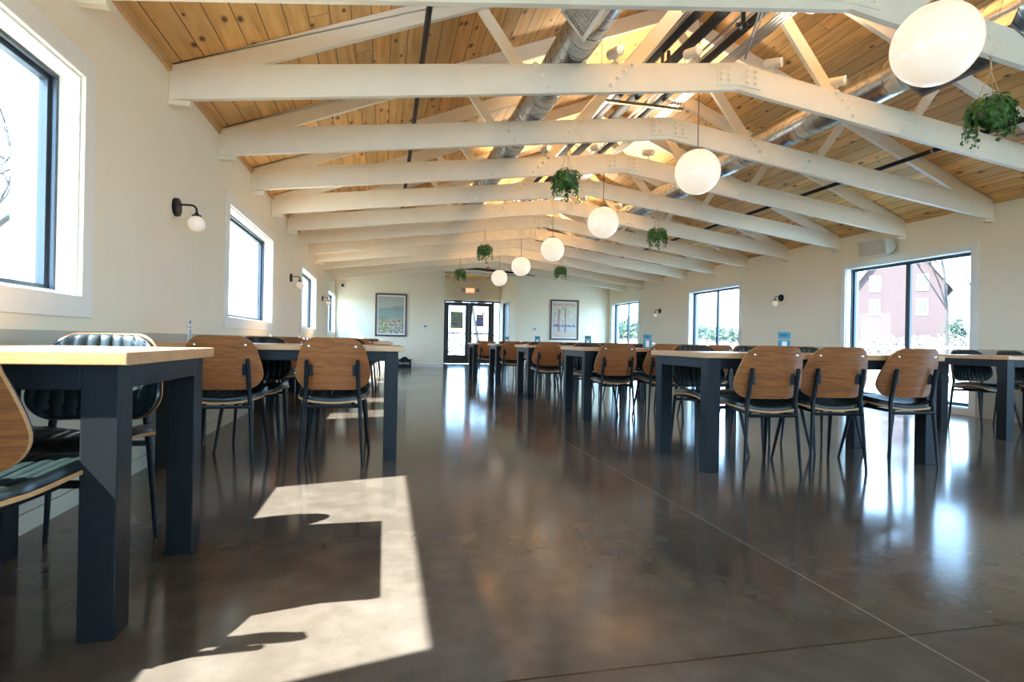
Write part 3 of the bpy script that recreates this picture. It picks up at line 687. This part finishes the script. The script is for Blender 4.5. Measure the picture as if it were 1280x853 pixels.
# ------------------------------------------------------------------ hanging ivy
def ivy(seed):
    rnd = random.Random(seed); g = G(); st = G()
    leaf = [(0, 0), (.55, .18), (.42, .48), (.95, .75), (.38, .85), (0, 1.35), (-.38, .85), (-.95, .75), (-.42, .48), (-.55, .18)]
    def add_leaf(p, s, nrm):
        nrm = Vector(nrm).normalized(); dn = Vector((rnd.uniform(-.5, .5), rnd.uniform(-.5, .5), -1)); dn = (dn - nrm * dn.dot(nrm)).normalized()
        sd_ = nrm.cross(dn)
        v = [Vector(p) + sd_ * (x * s) + dn * (z * s) - nrm * (abs(x) * s * .25) for x, z in leaf]
        v.append(Vector(p) + dn * (.5 * s) + nrm * s * .12)
        g.add(v, [(i, (i + 1) % 10, 10) for i in range(10)])
    for k in range(270):      # crown around the pot
        th = rnd.uniform(0, 2 * PI); ph = rnd.uniform(-1.0, 1.2); rr = rnd.uniform(.085, .14)
        n = Vector((math.cos(th) * math.cos(ph), math.sin(th) * math.cos(ph), math.sin(ph)))
        add_leaf(Vector((0, 0, -.02)) + Vector((n.x * rr, n.y * rr, n.z * rr * .8)), rnd.uniform(.017, .029), n + Vector((0, 0, .3)))
    for k in range(22):       # trailing strands
        th = rnd.uniform(0, 2 * PI); L = rnd.uniform(.08, .24) if k % 3 else rnd.uniform(.16, .27)
        pts = []
        for j in range(8):
            t = j / 7; rr = .085 + .06 * math.sin(min(t * 2.2, 1.57)) - .02 * t
            pts.append(Vector((math.cos(th + .35 * math.sin(3 * t + k)) * rr, math.sin(th + .35 * math.sin(3 * t + k)) * rr, .04 - L * t ** 1.2)))
        st.tube(pts, .0022, 4)
        for j, p in enumerate(pts[1:]):
            for q in range(4):
                n = Vector((p.x, p.y, .03)).normalized(); n = n + Vector((rnd.uniform(-.6, .6), rnd.uniform(-.6, .6), rnd.uniform(-.3, .3)))
                add_leaf(p + Vector((rnd.uniform(-.018, .018), rnd.uniform(-.018, .018), rnd.uniform(-.018, .018))), rnd.uniform(.012, .021), n)
    return g, st
def plant(seed, ropelen):
    r = thing('hanging_ivy', 'x', 'hanging plant', (3.84, TY0, 2.40), 0, 'ivy baskets on the trusses')
    g, st = ivy(seed)
    obj('foliage', g, M_leaf, r); obj('stems', st, M_leaf, r)
    obj('pot', G().lathe([(0, -.075), (.055, -.07), (.075, .0), (.08, .03), (.074, .03), (.06, -.01), (0, -.01)], 20), M_pot, r, smooth=True)
    g = G()
    for k in range(3):
        a = 2 * PI * k / 3 + .4; g.tube([(math.cos(a) * .078, math.sin(a) * .078, .02), (0, 0, .235)], .0032, 5)
    g.tube([(0, 0, .225), (0, 0, ropelen)], .006, 6).sphere((0, 0, .24), .011, 6)
    obj('rope_hanger', g, M_rope, r)
    obj('hook', G().tube([(0, 0, ropelen), (0, .012, ropelen + .015), (0, .0, ropelen + .03)], .003, 5), M_greym, r)
    return r
pa = plant(3, .32); register(pa); tag(pa, 'hanging ivy basket nearest the camera at the photo top right')
pb = plant(8, .33); register(pb); pb.location = (1.69, TY0 + 2 * TS, 2.405); tag(pb, 'hanging ivy basket, largest of those on the left of the ridge')
plist = [(pa, 'hanging ivy basket right of the third globe pendant', (3.82, TY0 + 4 * TS, 2.42), 2.0),
         (pa, 'small hanging ivy basket just right of the row of globe pendants', (3.81, TY0 + 8 * TS, 2.44), 4.1),
         (pb, 'small hanging ivy basket left of the far globes, middle of left side', (1.69, TY0 + 6 * TS, 2.43), 1.1),
         (pb, 'smallest hanging ivy basket, above the entry doors', (1.70, TY0 + 9 * TS, 2.42), 3.0)]
for src, lab, loc, rz in plist: dup(src, lab, loc, rz, 'ivy baskets on the trusses')

# ------------------------------------------------------------------ wall sconces
def sconce():
    r = thing('wall_sconce', 'x', 'wall lamp', (XL, 4.26, 1.67), 0, 'black wall sconces')      # faces +x
    obj('backplate', G().lathe([(0, 0), (.062, 0), (.062, .022), (.058, .026), (0, .026)], 28, mat=Matrix.Rotation(PI / 2, 4, 'Y')), M_black, r, smooth=True)
    pts = [(.02, 0, .02), (.10, 0, .02)] + [(.10 + .035 * math.sin(a), 0, -.015 + .035 * math.cos(a)) for a in (.4, .8, 1.2, 1.57)] + [(.135, 0, -.04)]
    obj('arm', G().tube(pts, .007, 10), M_black, r, smooth=True)
    obj('socket_cup', G().lathe([(0, -.03), (.012, -.03), (.014, -.043), (.03, -.046), (.03, -.056), (0, -.056)], 20, mat=Matrix.Translation((.135, 0, 0))), M_black, r, smooth=True)
    obj('globe', G().sphere((.135, 0, -.105), .056, 16), M_sglobe, r, smooth=True)
    return r
s0 = sconce(); register(s0); tag(s0, 'black wall sconce with small globe, largest, on the left wall')
for lab, loc, rz in (('black wall sconce between the second and third left windows', (XL, 9.08, 1.70), 0), ('black wall sconce farthest back on the left wall', (XL, 13.5, 1.70), 0),
                     ('black wall sconce on the right wall beside the nearest big window', (XR, 8.88, 1.675), PI), ('black wall sconce farthest back on the right wall', (XR, 13.48, 1.66), PI)):
    dup(s0, lab, loc, rz, 'black wall sconces')

# ------------------------------------------------------------------ spotlights on the trusses
def spot(name_lab):
    r = thing('spotlight', 'x', 'spotlight', (0, 0, 0), 0, 'white spotlights on the trusses')
    obj('base', G().lathe([(0, 0), (.028, 0), (.028, .01), (0, .01)], 16), M_whitem, r)
    obj('stem', G().tube([(0, 0, .01), (0, 0, .05)], .009, 8).box(-.012, .012, -.012, .012, .04, .06), M_whitem, r)
    T = Matrix.Translation((0, 0, .09)) @ Matrix.Rotation(.1, 4, 'Z') @ Matrix.Rotation(PI / 2 + .15, 4, 'X')
    h = obj('lamp_housing', G().lathe([(0, -.07), (.036, -.07), (.039, -.065), (.039, .065), (.034, .068), (.034, .055), (0, .055)], 24, mat=T), M_whitem, r, smooth=True)
    obj('lens', G().lathe([(0, .056), (.028, .056), (.028, .060), (0, .060)], 20, mat=T), M_lens, h)
    return r
sp = spot(''); register(sp); first = True
so_ = {1: 'second', 2: 'third', 3: 'fourth', 5: 'sixth'}
for ti, xs in ((1, (1.70, 2.36, 3.10, 3.72)), (3, (1.81, 2.43, 3.11))):
    for k, x in enumerate(xs):
        lab = 'white spotlight on the %s truss%s' % (so_[ti], '' if len(xs) == 1 else ', %s from the left' % ('first', 'second', 'third', 'fourth')[k])
        loc = (x, TY0 + ti * TS + .022, zbot(x) + CD - .003)
        rz = (0.15, .25, .55, .35)[k % 4]
        if first: sp.location = loc; sp.rotation_euler = (0, 0, rz); tag(sp, lab); first = False
        else: dup(sp, lab, loc, rz, 'white spotlights on the trusses')
for ti, xs in ((1, (1.70, 2.36, 3.10, 3.72)), (3, (1.81, 2.43, 3.11)), (5, (1.81, 2.43, 3.11, 3.7)), (7, (1.81, 2.43, 3.11, 3.7)), (9, (1.81, 2.43, 3.11, 3.7)), (11, (1.81, 3.4))):  # spotlights beyond the fourth truss are added to raise the room light
    for q_, x in enumerate(xs):
        if 11 > ti > 3: dup(sp, 'added white spotlight on the %s truss, %s from the left' % (ords[ti], ('first', 'second', 'third', 'fourth')[q_]), (x, TY0 + ti * TS + .022, zbot(x) + CD - .003), .3, 'white spotlights on the trusses')
        if ti == 11: continue
        l = bpy.data.lights.new('spotlight_fill_beam', 'SPOT'); l.energy = SPOT_POWER; l.color = (1, .86, .68); l.spot_size = math.radians(112); l.spot_blend = .9; l.shadow_soft_size = .12
        o = bpy.data.objects.new('spotlight_fill_beam', l); C.objects.link(o); o.location = (x, TY0 + ti * TS - .12, zbot(x) + CD + .05)
        o.rotation_euler = Vector(((XM - x) * .15, -.5, .85)).to_track_quat('-Z', 'Y').to_euler()  # beams turned up to the ceiling as fill, not along the housings

# ------------------------------------------------------------------ wall speaker
r = thing('wall_speaker', 'grey wall loudspeaker above the nearest right-hand window', 'speaker', (XR, 6.74, 2.26))
g = G(); n = 10
prof = []
for k in range(n + 1):
    a = -PI / 2 + PI * k / n; prof.append((-.10 - .0 - .12 * math.cos(a) , .105 * math.sin(a)))
# body: flat grille face towards the room, rounded back towards the wall
pl = [(-.27, -.115), (-.27, .115)] + [(-.27 + .22 * math.sin(a), .115 * math.cos(a)) for a in (.25, .5, .8, 1.1, 1.4, 1.57, 1.75, 2.05, 2.35, 2.65, 2.9)]
nv = len(pl); L_ = .20
v = [(x, -L_, z) for x, z in pl] + [(x, L_, z) for x, z in pl]
g.add(v, [tuple(range(nv)), tuple(range(2 * nv - 1, nv - 1, -1))] + [(i, i + nv, (i + 1) % nv + nv, (i + 1) % nv) for i in range(nv)])
sr = (math.radians(0), math.radians(-10), math.radians(10))
cse = obj('speaker_case', g, plain('speaker_grey', (.66, .61, .49), .5), r, rot=sr, bevel=.006)
obj('grille', G().box(-.276, -.270, -L_ + .012, L_ - .012, -.10, .10), plain('speaker_grille', (.55, .50, .40), .8), cse)
obj('wall_bracket', G().lathe([(0, 0), (.06, 0), (.06, -.02), (.03, -.03), (.03, -.06), (0, -.06)], 20, mat=Matrix.Rotation(PI / 2, 4, 'Y')), M_greym, r, smooth=True)

# ------------------------------------------------------------------ tables
def table(L, label, loc, group, leg=.088, depth=.76):
    hx = L / 2; hy = depth / 2; t = thing('dining_table', label, 'table', loc, 0, group)
    obj('tabletop', G().box(-hx, hx, -hy, hy, .72, .755), M_maple, t, bevel=.003)
    i = .03
    for sx_ in (-1, 1):
        for sy_ in (-1, 1):
            x0, x1 = sorted((sx_ * (hx - i), sx_ * (hx - i - leg))); y0, y1 = sorted((sy_ * (hy - i), sy_ * (hy - i - leg)))
            obj('leg', G().box(x0, x1, y0, y1, 0, .72), M_tleg, t, bevel=.003)
    a = hx - i - leg; b = hy - i - leg
    for s in (-1, 1):
        y0, y1 = sorted((s * (hy - i), s * (hy - i - .05))); obj('apron', G().box(-a, a, y0, y1, .655, .72), M_tleg, t, bevel=.002)
        x0, x1 = sorted((s * (hx - i), s * (hx - i - .05))); obj('apron', G().box(x0, x1, -b, b, .655, .72), M_tleg, t, bevel=.002)
    return t
# ------------------------------------------------------------------ chair (faces +y)
NZ = 22
def back_w(t):
    base = .228 - .010 * ((.3 - t) / .3) ** 2 if t < .3 else .228 - .056 * ((t - .3) / .7) ** 1.4
    Rb, Rt = .09, .075; hb, ht = .30, .24
    if t < hb: base -= Rb * (1 - math.sqrt(max(0, 1 - ((hb - t) / hb) ** 2)))
    if t > 1 - ht: base -= Rt * (1 - math.sqrt(max(0, 1 - ((t - 1 + ht) / ht) ** 2)))
    return base
def back_y(x, z): return -.165 - .262 * (z - .475) + 1.05 * x * x
def seat_w(v):
    base = .205 + .02 * math.sin(PI * min(1, v * 1.1)); R, h = .085, .22; R2, h2 = .07, .16
    if v < h: base -= R * (1 - math.sqrt(max(0, 1 - ((h - v) / h) ** 2)))
    if v > 1 - h2: base -= R2 * (1 - math.sqrt(max(0, 1 - ((v - 1 + h2) / h2) ** 2)))
    return base
def seat_z(x, y):
    t = max(0, min(1, (y + .2) / .30)); z = .402 + .035 * t * t * (3 - 2 * t)
    z += .55 * x * x * (1 - .75 * t) + .1 * x * x
    f = max(0, (y - .12) / .115); z -= .030 * f * f
    return z
def shell(kind, inset, off0, off1, ncol, chan):
    """closed curved slab; returns G with faces 0 = broad faces, 1 = edge"""
    g = G(); rows = []
    ts = [(1 - math.cos(PI * i / NZ)) / 2 for i in range(NZ + 1)]
    for side in (0, 1):
        for t in ts:
            tt = inset * .8 + t * (1 - 1.6 * inset) if inset else t
            w_ = (back_w(t) if kind == 'b' else seat_w(t)) - inset * .22
            for j in range(ncol + 1):
                s = -1 + 2 * j / ncol; x = w_ * s
                edge = min(1, (1 - abs(s)) / .09, (t / .07 if t < .5 else (1 - t) / .07)); edge = max(0, edge); ez = math.sqrt(1 - (1 - edge) ** 2)
                if side == 0: off = off0
                else:
                    off = off1
                    if chan:
                        d = (x / chan + .5) % 1.0; d = min(d, 1 - d) * chan
                        off = off0 + (off1 - off0) * (.35 + .65 * ez) - .006 * math.exp(-(d / .0035) ** 2) * edge + .003 * math.sqrt(min(1, d / (chan / 2)))
                if kind == 'b':
                    z = .475 + .33 * tt; y = back_y(x, z) + off; g.v.append((x, y, z))
                else:
                    y = -.2 + .435 * tt; g.v.append((x, y, seat_z(x, y) + off))
    N = (NZ + 1) * (ncol + 1)
    def I(sd_, i, j): return sd_ * N + i * (ncol + 1) + j
    for sd_ in (0, 1):
        for i in range(NZ):
            for j in range(ncol): g.f.append([I(sd_, i, j), I(sd_, i, j + 1), I(sd_, i + 1, j + 1), I(sd_, i + 1, j)]); g.m.append(0)
    for i in range(NZ):
        for j in (0, ncol): g.f.append([I(0, i, j), I(0, i + 1, j), I(1, i + 1, j), I(1, i, j)]); g.m.append(1)
    for j in range(ncol):
        for i in (0, NZ): g.f.append([I(0, i, j), I(0, i, j + 1), I(1, i, j + 1), I(1, i, j)]); g.m.append(1)
    return g
def make_chair():
    r = thing('dining_chair', 'x', 'chair', (0, 0, 0), 0, 'walnut and green leather dining chairs')
    bs = obj('back_shell', shell('b', 0, -.012, 0, 18, None), [M_walnut, M_ply], r, smooth=True)
    obj('back_cushion', shell('b', .02, .001, .024, 66, .0425), [M_leather, M_leather], r, smooth=True)
    obj('seat_shell', shell('s', 0, -.012, 0, 18, None), [M_walnut, M_ply], r, smooth=True)
    obj('seat_cushion', shell('s', .02, .001, .030, 66, .0425), [M_leather, M_leather], r, smooth=True)
    for s in (-1, 1):
        x, z = s * .140, .748; y = back_y(x, z) - .012
        obj('screw', G().lathe([(0, 0), (.0085, 0), (.0085, .002), (.004, .005), (0, .005)], 12, mat=Matrix.Translation((x, y, z)) @ Matrix.Rotation(PI / 2, 4, 'X')), M_chrome, bs, smooth=True)
        obj('leg', G().tube([(s * .19, -.215, .0), (s * .168, -.197, .36), (s * .160, -.188, .455), (s * .158, -.190, .475), (s * .152, -.226, .660), (s * .152, -.2275, .668)], [.0085, .0125, .0135, .0135, .0135, .007], 12), M_black, r, smooth=True)
        obj('leg', G().tube([(s * .212, .205, .0), (s * .172, .125, .392)], [.0085, .014], 12), M_black, r, smooth=True)
        xx = s * .132; zz = .60; yb = back_y(xx, zz) - .0125
        obj('back_bracket', G().box(s * .132 - .014, s * .132 + .014, yb - .012, yb, .565, .635).box(min(s * .132, s * .154), max(s * .132, s * .154), yb - .014, yb - .006, .575, .625), M_black, r, bevel=.004)
    g = G().tube([(-.167, -.205, .375), (.167, -.205, .375)], .011, 8).tube([(-.172, .125, .388), (.172, .125, .388)], .011, 8)
    for s in (-1, 1): g.tube([(s * .167, -.2, .375), (s * .12, -.15, .382), (s * .12, .1, .392), (s * .17, .12, .388)], .010, 8)
    g.box(-.10, .10, -.14, -.11, .385, .397).box(-.10, .10, .06, .09, .40, .412)
    obj('seat_frame', g, M_black, r, smooth=True)
    return r
chair0 = make_chair(); register(chair0); used = []
def place_chair(x, y, rz, label):
    if not used:
        used.append(1); chair0.location = (x, y, 0); chair0.rotation_euler = (0, 0, rz); tag(chair0, label); return chair0
    return dup(chair0, label, (x, y, 0), rz, 'walnut and green leather dining chairs')
D = math.radians
side3 = ('left', 'middle', 'right')
# left row: short tables under the windows, long tables between them
GL, GR = 'tables along the left wall', 'tables in the right-hand rows'
table(.74, 'maple-topped black table nearest the camera at the left edge', (-1.015, 2.02, 0), GL)
place_chair(-.98, 1.675, D(-10), 'walnut-backed chair cut off by the left photo edge')
place_chair(-1.06, 2.285, PI, 'green leather chair in sunlight behind the nearest left table')
table(1.50, 'long maple-topped table on the left with two walnut backs before it', (-.63, 4.185, 0), GL)
place_chair(-.96, 3.905, D(1), 'walnut-backed chair, left one of the pair before the long left table')
place_chair(-.31, 3.905, D(-1), 'walnut-backed chair with clear back view, beside the long left table end')
place_chair(-.91, 4.42, PI, 'dark leather chair facing camera behind the long left table, left one')
place_chair(-.315, 4.475, PI + D(2), 'dark leather chair facing camera behind the long left table, right one')
table(.74, 'short wall table under the second left window', (-1.005, 6.83, 0), GL)
place_chair(-.98, 6.46, 0, 'walnut-backed chair at the short table under second left window')
place_chair(-1.0, 7.13, PI, 'leather-front chair at the short table under second left window')
table(1.50, 'second long maple-topped table along the left wall', (-.628, 9.06, 0), GL)
for k, x in enumerate((-1.0, -.36)):
    place_chair(x, 8.77, D(2), 'walnut-backed chair, %s one before the second long left table' % ('left', 'right')[k])
    place_chair(x + .03, 9.36, PI, 'leather-front chair, %s one behind the second long left table' % ('left', 'right')[k])
table(.74, 'short wall table under the third left window', (-1.005, 11.4, 0), GL)
place_chair(-.98, 11.03, 0, 'walnut-backed chair at the short table under third left window')
place_chair(-1.0, 11.7, PI, 'leather-front chair at the short table under third left window')
table(1.50, 'farthest long maple-topped table along the left wall', (-.628, 13.6, 0), GL)
for k, x in enumerate((-1.0, -.33)):
    place_chair(x, 13.3, D(-3), 'walnut-backed chair, %s one before the farthest long left table' % ('left', 'right')[k])
    place_chair(x + .03, 13.9, PI, 'leather-front chair, %s one behind the farthest long left table' % ('left', 'right')[k])
# right row
rt = [(1.985, 3.205), (2.01, 5.53), (1.96, 7.68), (1.95, 9.95), (1.92, 12.45)]
nears = [[(2.35, 3.255, -4), (2.88, 3.30, -8), (3.45, 3.305, -2)], [(2.30, 5.56, 0), (2.86, 5.57, -5), (3.42, 5.58, 1)],
         [(2.21, 7.70, 0), (2.80, 7.73, 3), (3.38, 7.7, 0)], [(2.24, 9.98, -8), (2.82, 9.98, 0), (3.38, 9.98, 0)], [(2.23, 12.48, -5), (2.8, 12.48, 0), (3.36, 12.48, 3)]]
fars = [[(2.38, 3.84, 0), (2.92, 3.86, 3), (3.38, 3.85, -2)], [(2.36, 6.17, 2), (2.93, 6.18, 0), (3.42, 6.17, 0)], [(2.35, 8.32, 0), (2.9, 8.32, 0), (3.4, 8.32, 0)],
        [(2.33, 10.6, 0), (2.9, 10.6, 0), (3.4, 10.6, 0)], [(2.3, 13.1, 0), (2.85, 13.1, 0), (3.38, 13.1, 0)]]
rn = ['nearest', 'second', 'third', 'fourth', 'fifth']
for i, (x, y) in enumerate(rt):
    table(1.83, 'maple-topped black table, %s of the row right of the aisle' % rn[i], (x + .885, y + .35, 0), GR)
    for k, (cx, cy, a) in enumerate(nears[i]):
        place_chair(cx, cy, D(a), 'walnut chair back toward camera, %s before the %s table right of aisle' % (side3[k], rn[i]))
    for k, (cx, cy, a) in enumerate(fars[i]):
        place_chair(cx, cy, PI + D(a), 'leather-front chair facing camera, %s behind the %s table right of aisle' % (side3[k], rn[i]))
table(1.50, 'maple-topped black table against the right wall at the right edge', (6.155, 4.33, 0), GR)
place_chair(6.02, 4.63, PI + D(-8), 'black chair facing camera, left one behind the right wall table')
place_chair(6.63, 4.63, PI + D(-4), 'black chair facing camera, right one behind the right wall table')

# ------------------------------------------------------------------ table cards, shakers
def card(x, y, lab, rz=0, w_=.10, h_=.155):
    r = thing('table_card', lab, 'table card', (x, y, .755), rz, 'card holders on the tables')
    obj('acrylic_base', G().box(-w_ / 2, w_ / 2, -.03, .03, 0, .006), M_glass, r)
    obj('card_sheet', G().box(-w_ / 2, w_ / 2, -.003, .003, .004, h_), M_cardteal, r)
    obj('card_band', G().box(-w_ / 2 - .001, w_ / 2 + .001, -.0045, .0045, .095, .102), M_cardgold, r)
    obj('card_panel', G().box(-w_ * .20, w_ * .20, -.0045, .0045, .015, .085), M_cardwhite, r)
    obj('card_heading', G().box(-w_ * .4, w_ * .2, -.0045, .0045, .12, .14), plain('card_heading_blue', (.02, .12, .2), .4), r)
    return r
for (x, y), n_ in zip(((2.855, 3.62), (2.885, 5.9), (2.99, 8.1), (2.80, 10.3), (2.76, 12.85)), rn):
    card(x, y, 'teal menu card standing on the %s table right of aisle' % n_)
r = card(-1.2, 3.93, 'white and blue card seen edge-on on the long left table', rz=D(98), w_=.085, h_=.15)
for c in r.children:
    if c.name.startswith('card_sheet'): c.data = c.data.copy(); c.data.materials[0] = M_cardwhite
    if c.name.startswith('card_panel'): c.data = c.data.copy(); c.data.materials[0] = M_cardteal; 
def shaker(x, y, lab):
    r = thing('salt_shaker', lab, 'shaker', (x, y, .755), 0, 'glass shakers on the tables')
    obj('glass_body', G().lathe([(0, 0), (.018, 0), (.019, .01), (.015, .05), (0, .05)], 14), M_pot, r, smooth=True)
    obj('metal_cap', G().lathe([(.0155, .05), (.016, .06), (.009, .072), (0, .073)], 14), M_chrome, r, smooth=True)
shaker(2.97, 5.92, 'small glass shaker beside the card on second table right of aisle')
shaker(-1.26, 6.85, 'small glass shaker on the short table under second left window')
shaker(-1.26, 9.0, 'small glass shaker at the wall end of second long left table')

# ------------------------------------------------------------------ outside
gz = -.15
o = obj('exterior_ground', G().box(-120, XL - .25, -80, 140, gz - .1, gz).box(XR + .25, 140, -80, 140, gz - .1, gz).box(XL - .25, XR + .25, 19.8, 140, gz - .1, gz), M_soil, kind='structure')
o = obj('patio_slab', G().box(XR + .166, XR + 2.6, -1, 17, gz, -.03), plain('pale_concrete_paving', (.5, .5, .48), .8), kind='structure')
# brick gabled house
ph = math.radians(46.9); Dd = 70.0; cx, cy = Dd * math.sin(ph), Dd * math.cos(ph)
b = thing('brick_house', 'tall red brick house with steep gable beyond the nearest right window', 'house', (cx, cy, gz), -ph)
hw = 4.25; ez = 7.1; az = 13.4
obj('wall', G().prism([(-hw + .35, 0), (hw - .35, 0), (hw - .35, ez + .5), (0, az - .35), (-hw + .35, ez + .5)], 0, 12), M_brick, b)
for s in (-1, 1):
    obj('roof', G().prism([(s * hw * 1.04, ez - .15), (0, az), (0, az + .35), (s * hw * 1.10, ez - .05)], -.35, 12.3), M_shingle, b)
    obj('rake_board', G().prism([(s * hw * 1.03, ez - .35), (0, az - .35), (0, az), (s * hw * 1.08, ez)], -.5, -.3), M_extwhite, b)
for x in (-2.1, 1.9):
    for z in (7.65, 5.2):
        f = obj('window', G().box(x - .48, x + .48, -.08, .0, z - .82, z - .7).box(x - .48, x + .48, -.08, 0, z + .7, z + .82).box(x - .48, x - .38, -.08, 0, z - .7, z + .7).box(x + .38, x + .48, -.08, 0, z - .7, z + .7).box(x - .05, x + .05, -.08, 0, z - .7, z + .7), M_extwhite, b)
        obj('pane', G().box(x - .38, x + .38, -.03, -.01, z - .7, z + .7), M_frame, f)
obj('porch', G().box(0.8, 3.0, -1.4, 0, 1.7, 2.1), M_shingle, b)
w2 = thing('white_outbuilding', 'long pale outbuilding beyond the farthest right window', 'house', (52, 104, gz), math.radians(-28))
obj('wall', G().prism([(-9, 0), (9, 0), (9, 4), (-9, 4)], 0, 8), M_extwhite, w2)
obj('roof', G().add([(-9.5, -.5, 3.8), (9.5, -.5, 3.8), (9.5, 4, 6.6), (-9.5, 4, 6.6), (-9.5, 8.5, 3.8), (9.5, 8.5, 3.8)], [(0, 1, 2, 3), (3, 2, 5, 4), (0, 3, 4), (1, 5, 2), (0, 4, 5, 1)]), M_shingle, w2)
def tree(x, y, h, seed, lab, lean=0, thick=.12):
    rnd = random.Random(seed); t = thing('bare_tree', lab, 'tree', (x, y, gz), 0, 'bare trees outside'); trunk = G(); br = G()
    def grow(g, p, d, L, r_, dep):
        pts = [p]; rad = [r_]; n = 4; dd = d.copy()
        for i in range(n):
            dd = (dd + Vector((rnd.uniform(-.16, .16), rnd.uniform(-.16, .16), rnd.uniform(-.02, .10)))).normalized()
            pts.append(pts[-1] + dd * L / n); rad.append(max(.011, r_ * (1 - .45 * (i + 1) / n)))
        g.tube(pts, rad, 6 if dep < 2 else 4)
        if dep >= 4: return
        for k in range(4 if dep else 6):
            i = rnd.randint(1, n) if dep else rnd.choice((2, 3, 3, 4, 4)); q = pts[i]
            a = rnd.uniform(0, 2 * PI); nd = (dd * .75 + Vector((math.cos(a), math.sin(a), .25)) * .75).normalized()
            grow(br, q, nd, L * rnd.uniform(.5, .72), rad[i] * .62, dep + 1)
    grow(trunk, Vector((0, 0, 0)), Vector((lean, 0, 1)).normalized(), h * .5, thick, 0)
    obj('trunk', trunk, M_bark, t, smooth=True); obj('branches', br, M_bark, t, smooth=True)
tree(15.6, 13.0, 8.5, 5, 'bare tree in front of the brick house gable', thick=.055)
tree(20.0, 15.4, 8.0, 11, 'bare tree at the right of the nearest big window', thick=.06)
tree(14.0, 19.5, 7.5, 21, 'bare tree seen through the middle right window', thick=.10)
tree(20.0, 25.5, 9.0, 27, 'bare tree farther back seen through the middle right window', thick=.13)
tree(-4.8, 7.4, 6.5, 33, 'bare tree outside the nearest left window', thick=.08)
tree(-7.0, 15.5, 7.0, 35, 'bare tree outside the second left window', thick=.09)
tree(1.6, 27.5, 6.5, 41, 'bare tree outside the left entry door', thick=.09)
tree(5.0, 30.0, 7.5, 43, 'bare tree outside the right entry door', thick=.10)
def shrub(name, lab, x, y, rx_, ry_, h, mat, n_, seed, ls=.06):
    rnd = random.Random(seed); g = G()
    for k in range(n_):
        a = rnd.uniform(0, 2 * PI); q = math.sqrt(rnd.random()); z = rnd.random() ** .8 * h * (1 - .35 * q)
        p = Vector((math.cos(a) * q * rx_, math.sin(a) * q * ry_, z)); d = Vector((rnd.uniform(-1, 1), rnd.uniform(-1, 1), rnd.uniform(.2, 1))).normalized(); e = d.orthogonal().normalized()
        g.add([p, p + d * ls * 2 + e * ls * .5, p + d * ls * 4, p + d * ls * 2 - e * ls * .5], [(0, 1, 2, 3)])
    o = obj(name, g, mat, None, (x, y, gz)); tag(o, lab, 'shrubs', None, 'stuff'); return o
shrub('dry_brush', 'dry brush in front of the brick house', 29, 25, 7, 7, 1.7, M_brush, 5000, 1, .10)
shrub('dry_brush', 'dry brush seen beyond the middle right window', 22, 41, 6, 6, 1.6, M_brush, 3500, 2, .10)
shrub('tree_line', 'low dark tree line beyond the farthest right window', 40, 84, 22, 6, 4.5, M_needle, 5000, 3, .35)
shrub('evergreen_bush', 'evergreen bush outside the second left window', -5.2, 13.2, 1.1, 1.1, 1.9, M_needle, 2600, 4, .05)
shrub('evergreen_tree', 'dark evergreen at the right side of the brick house', 46.6, 38.2, .75, .75, 4.4, M_needle, 1800, 6, .10)
shrub('dry_brush', 'bright brush seen through the entry doors', 4, 34, 8, 3, 1.6, M_brush, 2500, 7, .08)
r = thing('rail_fence', 'pale rail fence outside the right windows', 'fence', (0, 0, gz))
for z in (.35, .68, 1.0): obj('rail', G().tube([(13.0, 4, z), (14.0, 34, z)], .03, 6), M_extwhite, r)
for k in range(16): obj('post', G().box(13.0 + k / 15 - .045, 13.0 + k / 15 + .045, 4 + 2 * k - .045, 4 + 2 * k + .045, 0, 1.08), M_extwhite, r)
for k, z in enumerate((2.6, 3.1, 3.6)):
    o = obj('power_line', G().tube([(-9, -10, z + 1.2), (-9, 5, z + .2), (-9, 20, z), (-9, 40, z + .8)], .012, 5), M_rubber)
    tag(o, 'dark overhead wire outside the left windows, %s of three' % ('lowest', 'middle', 'highest')[k], 'wire', 'overhead wires')
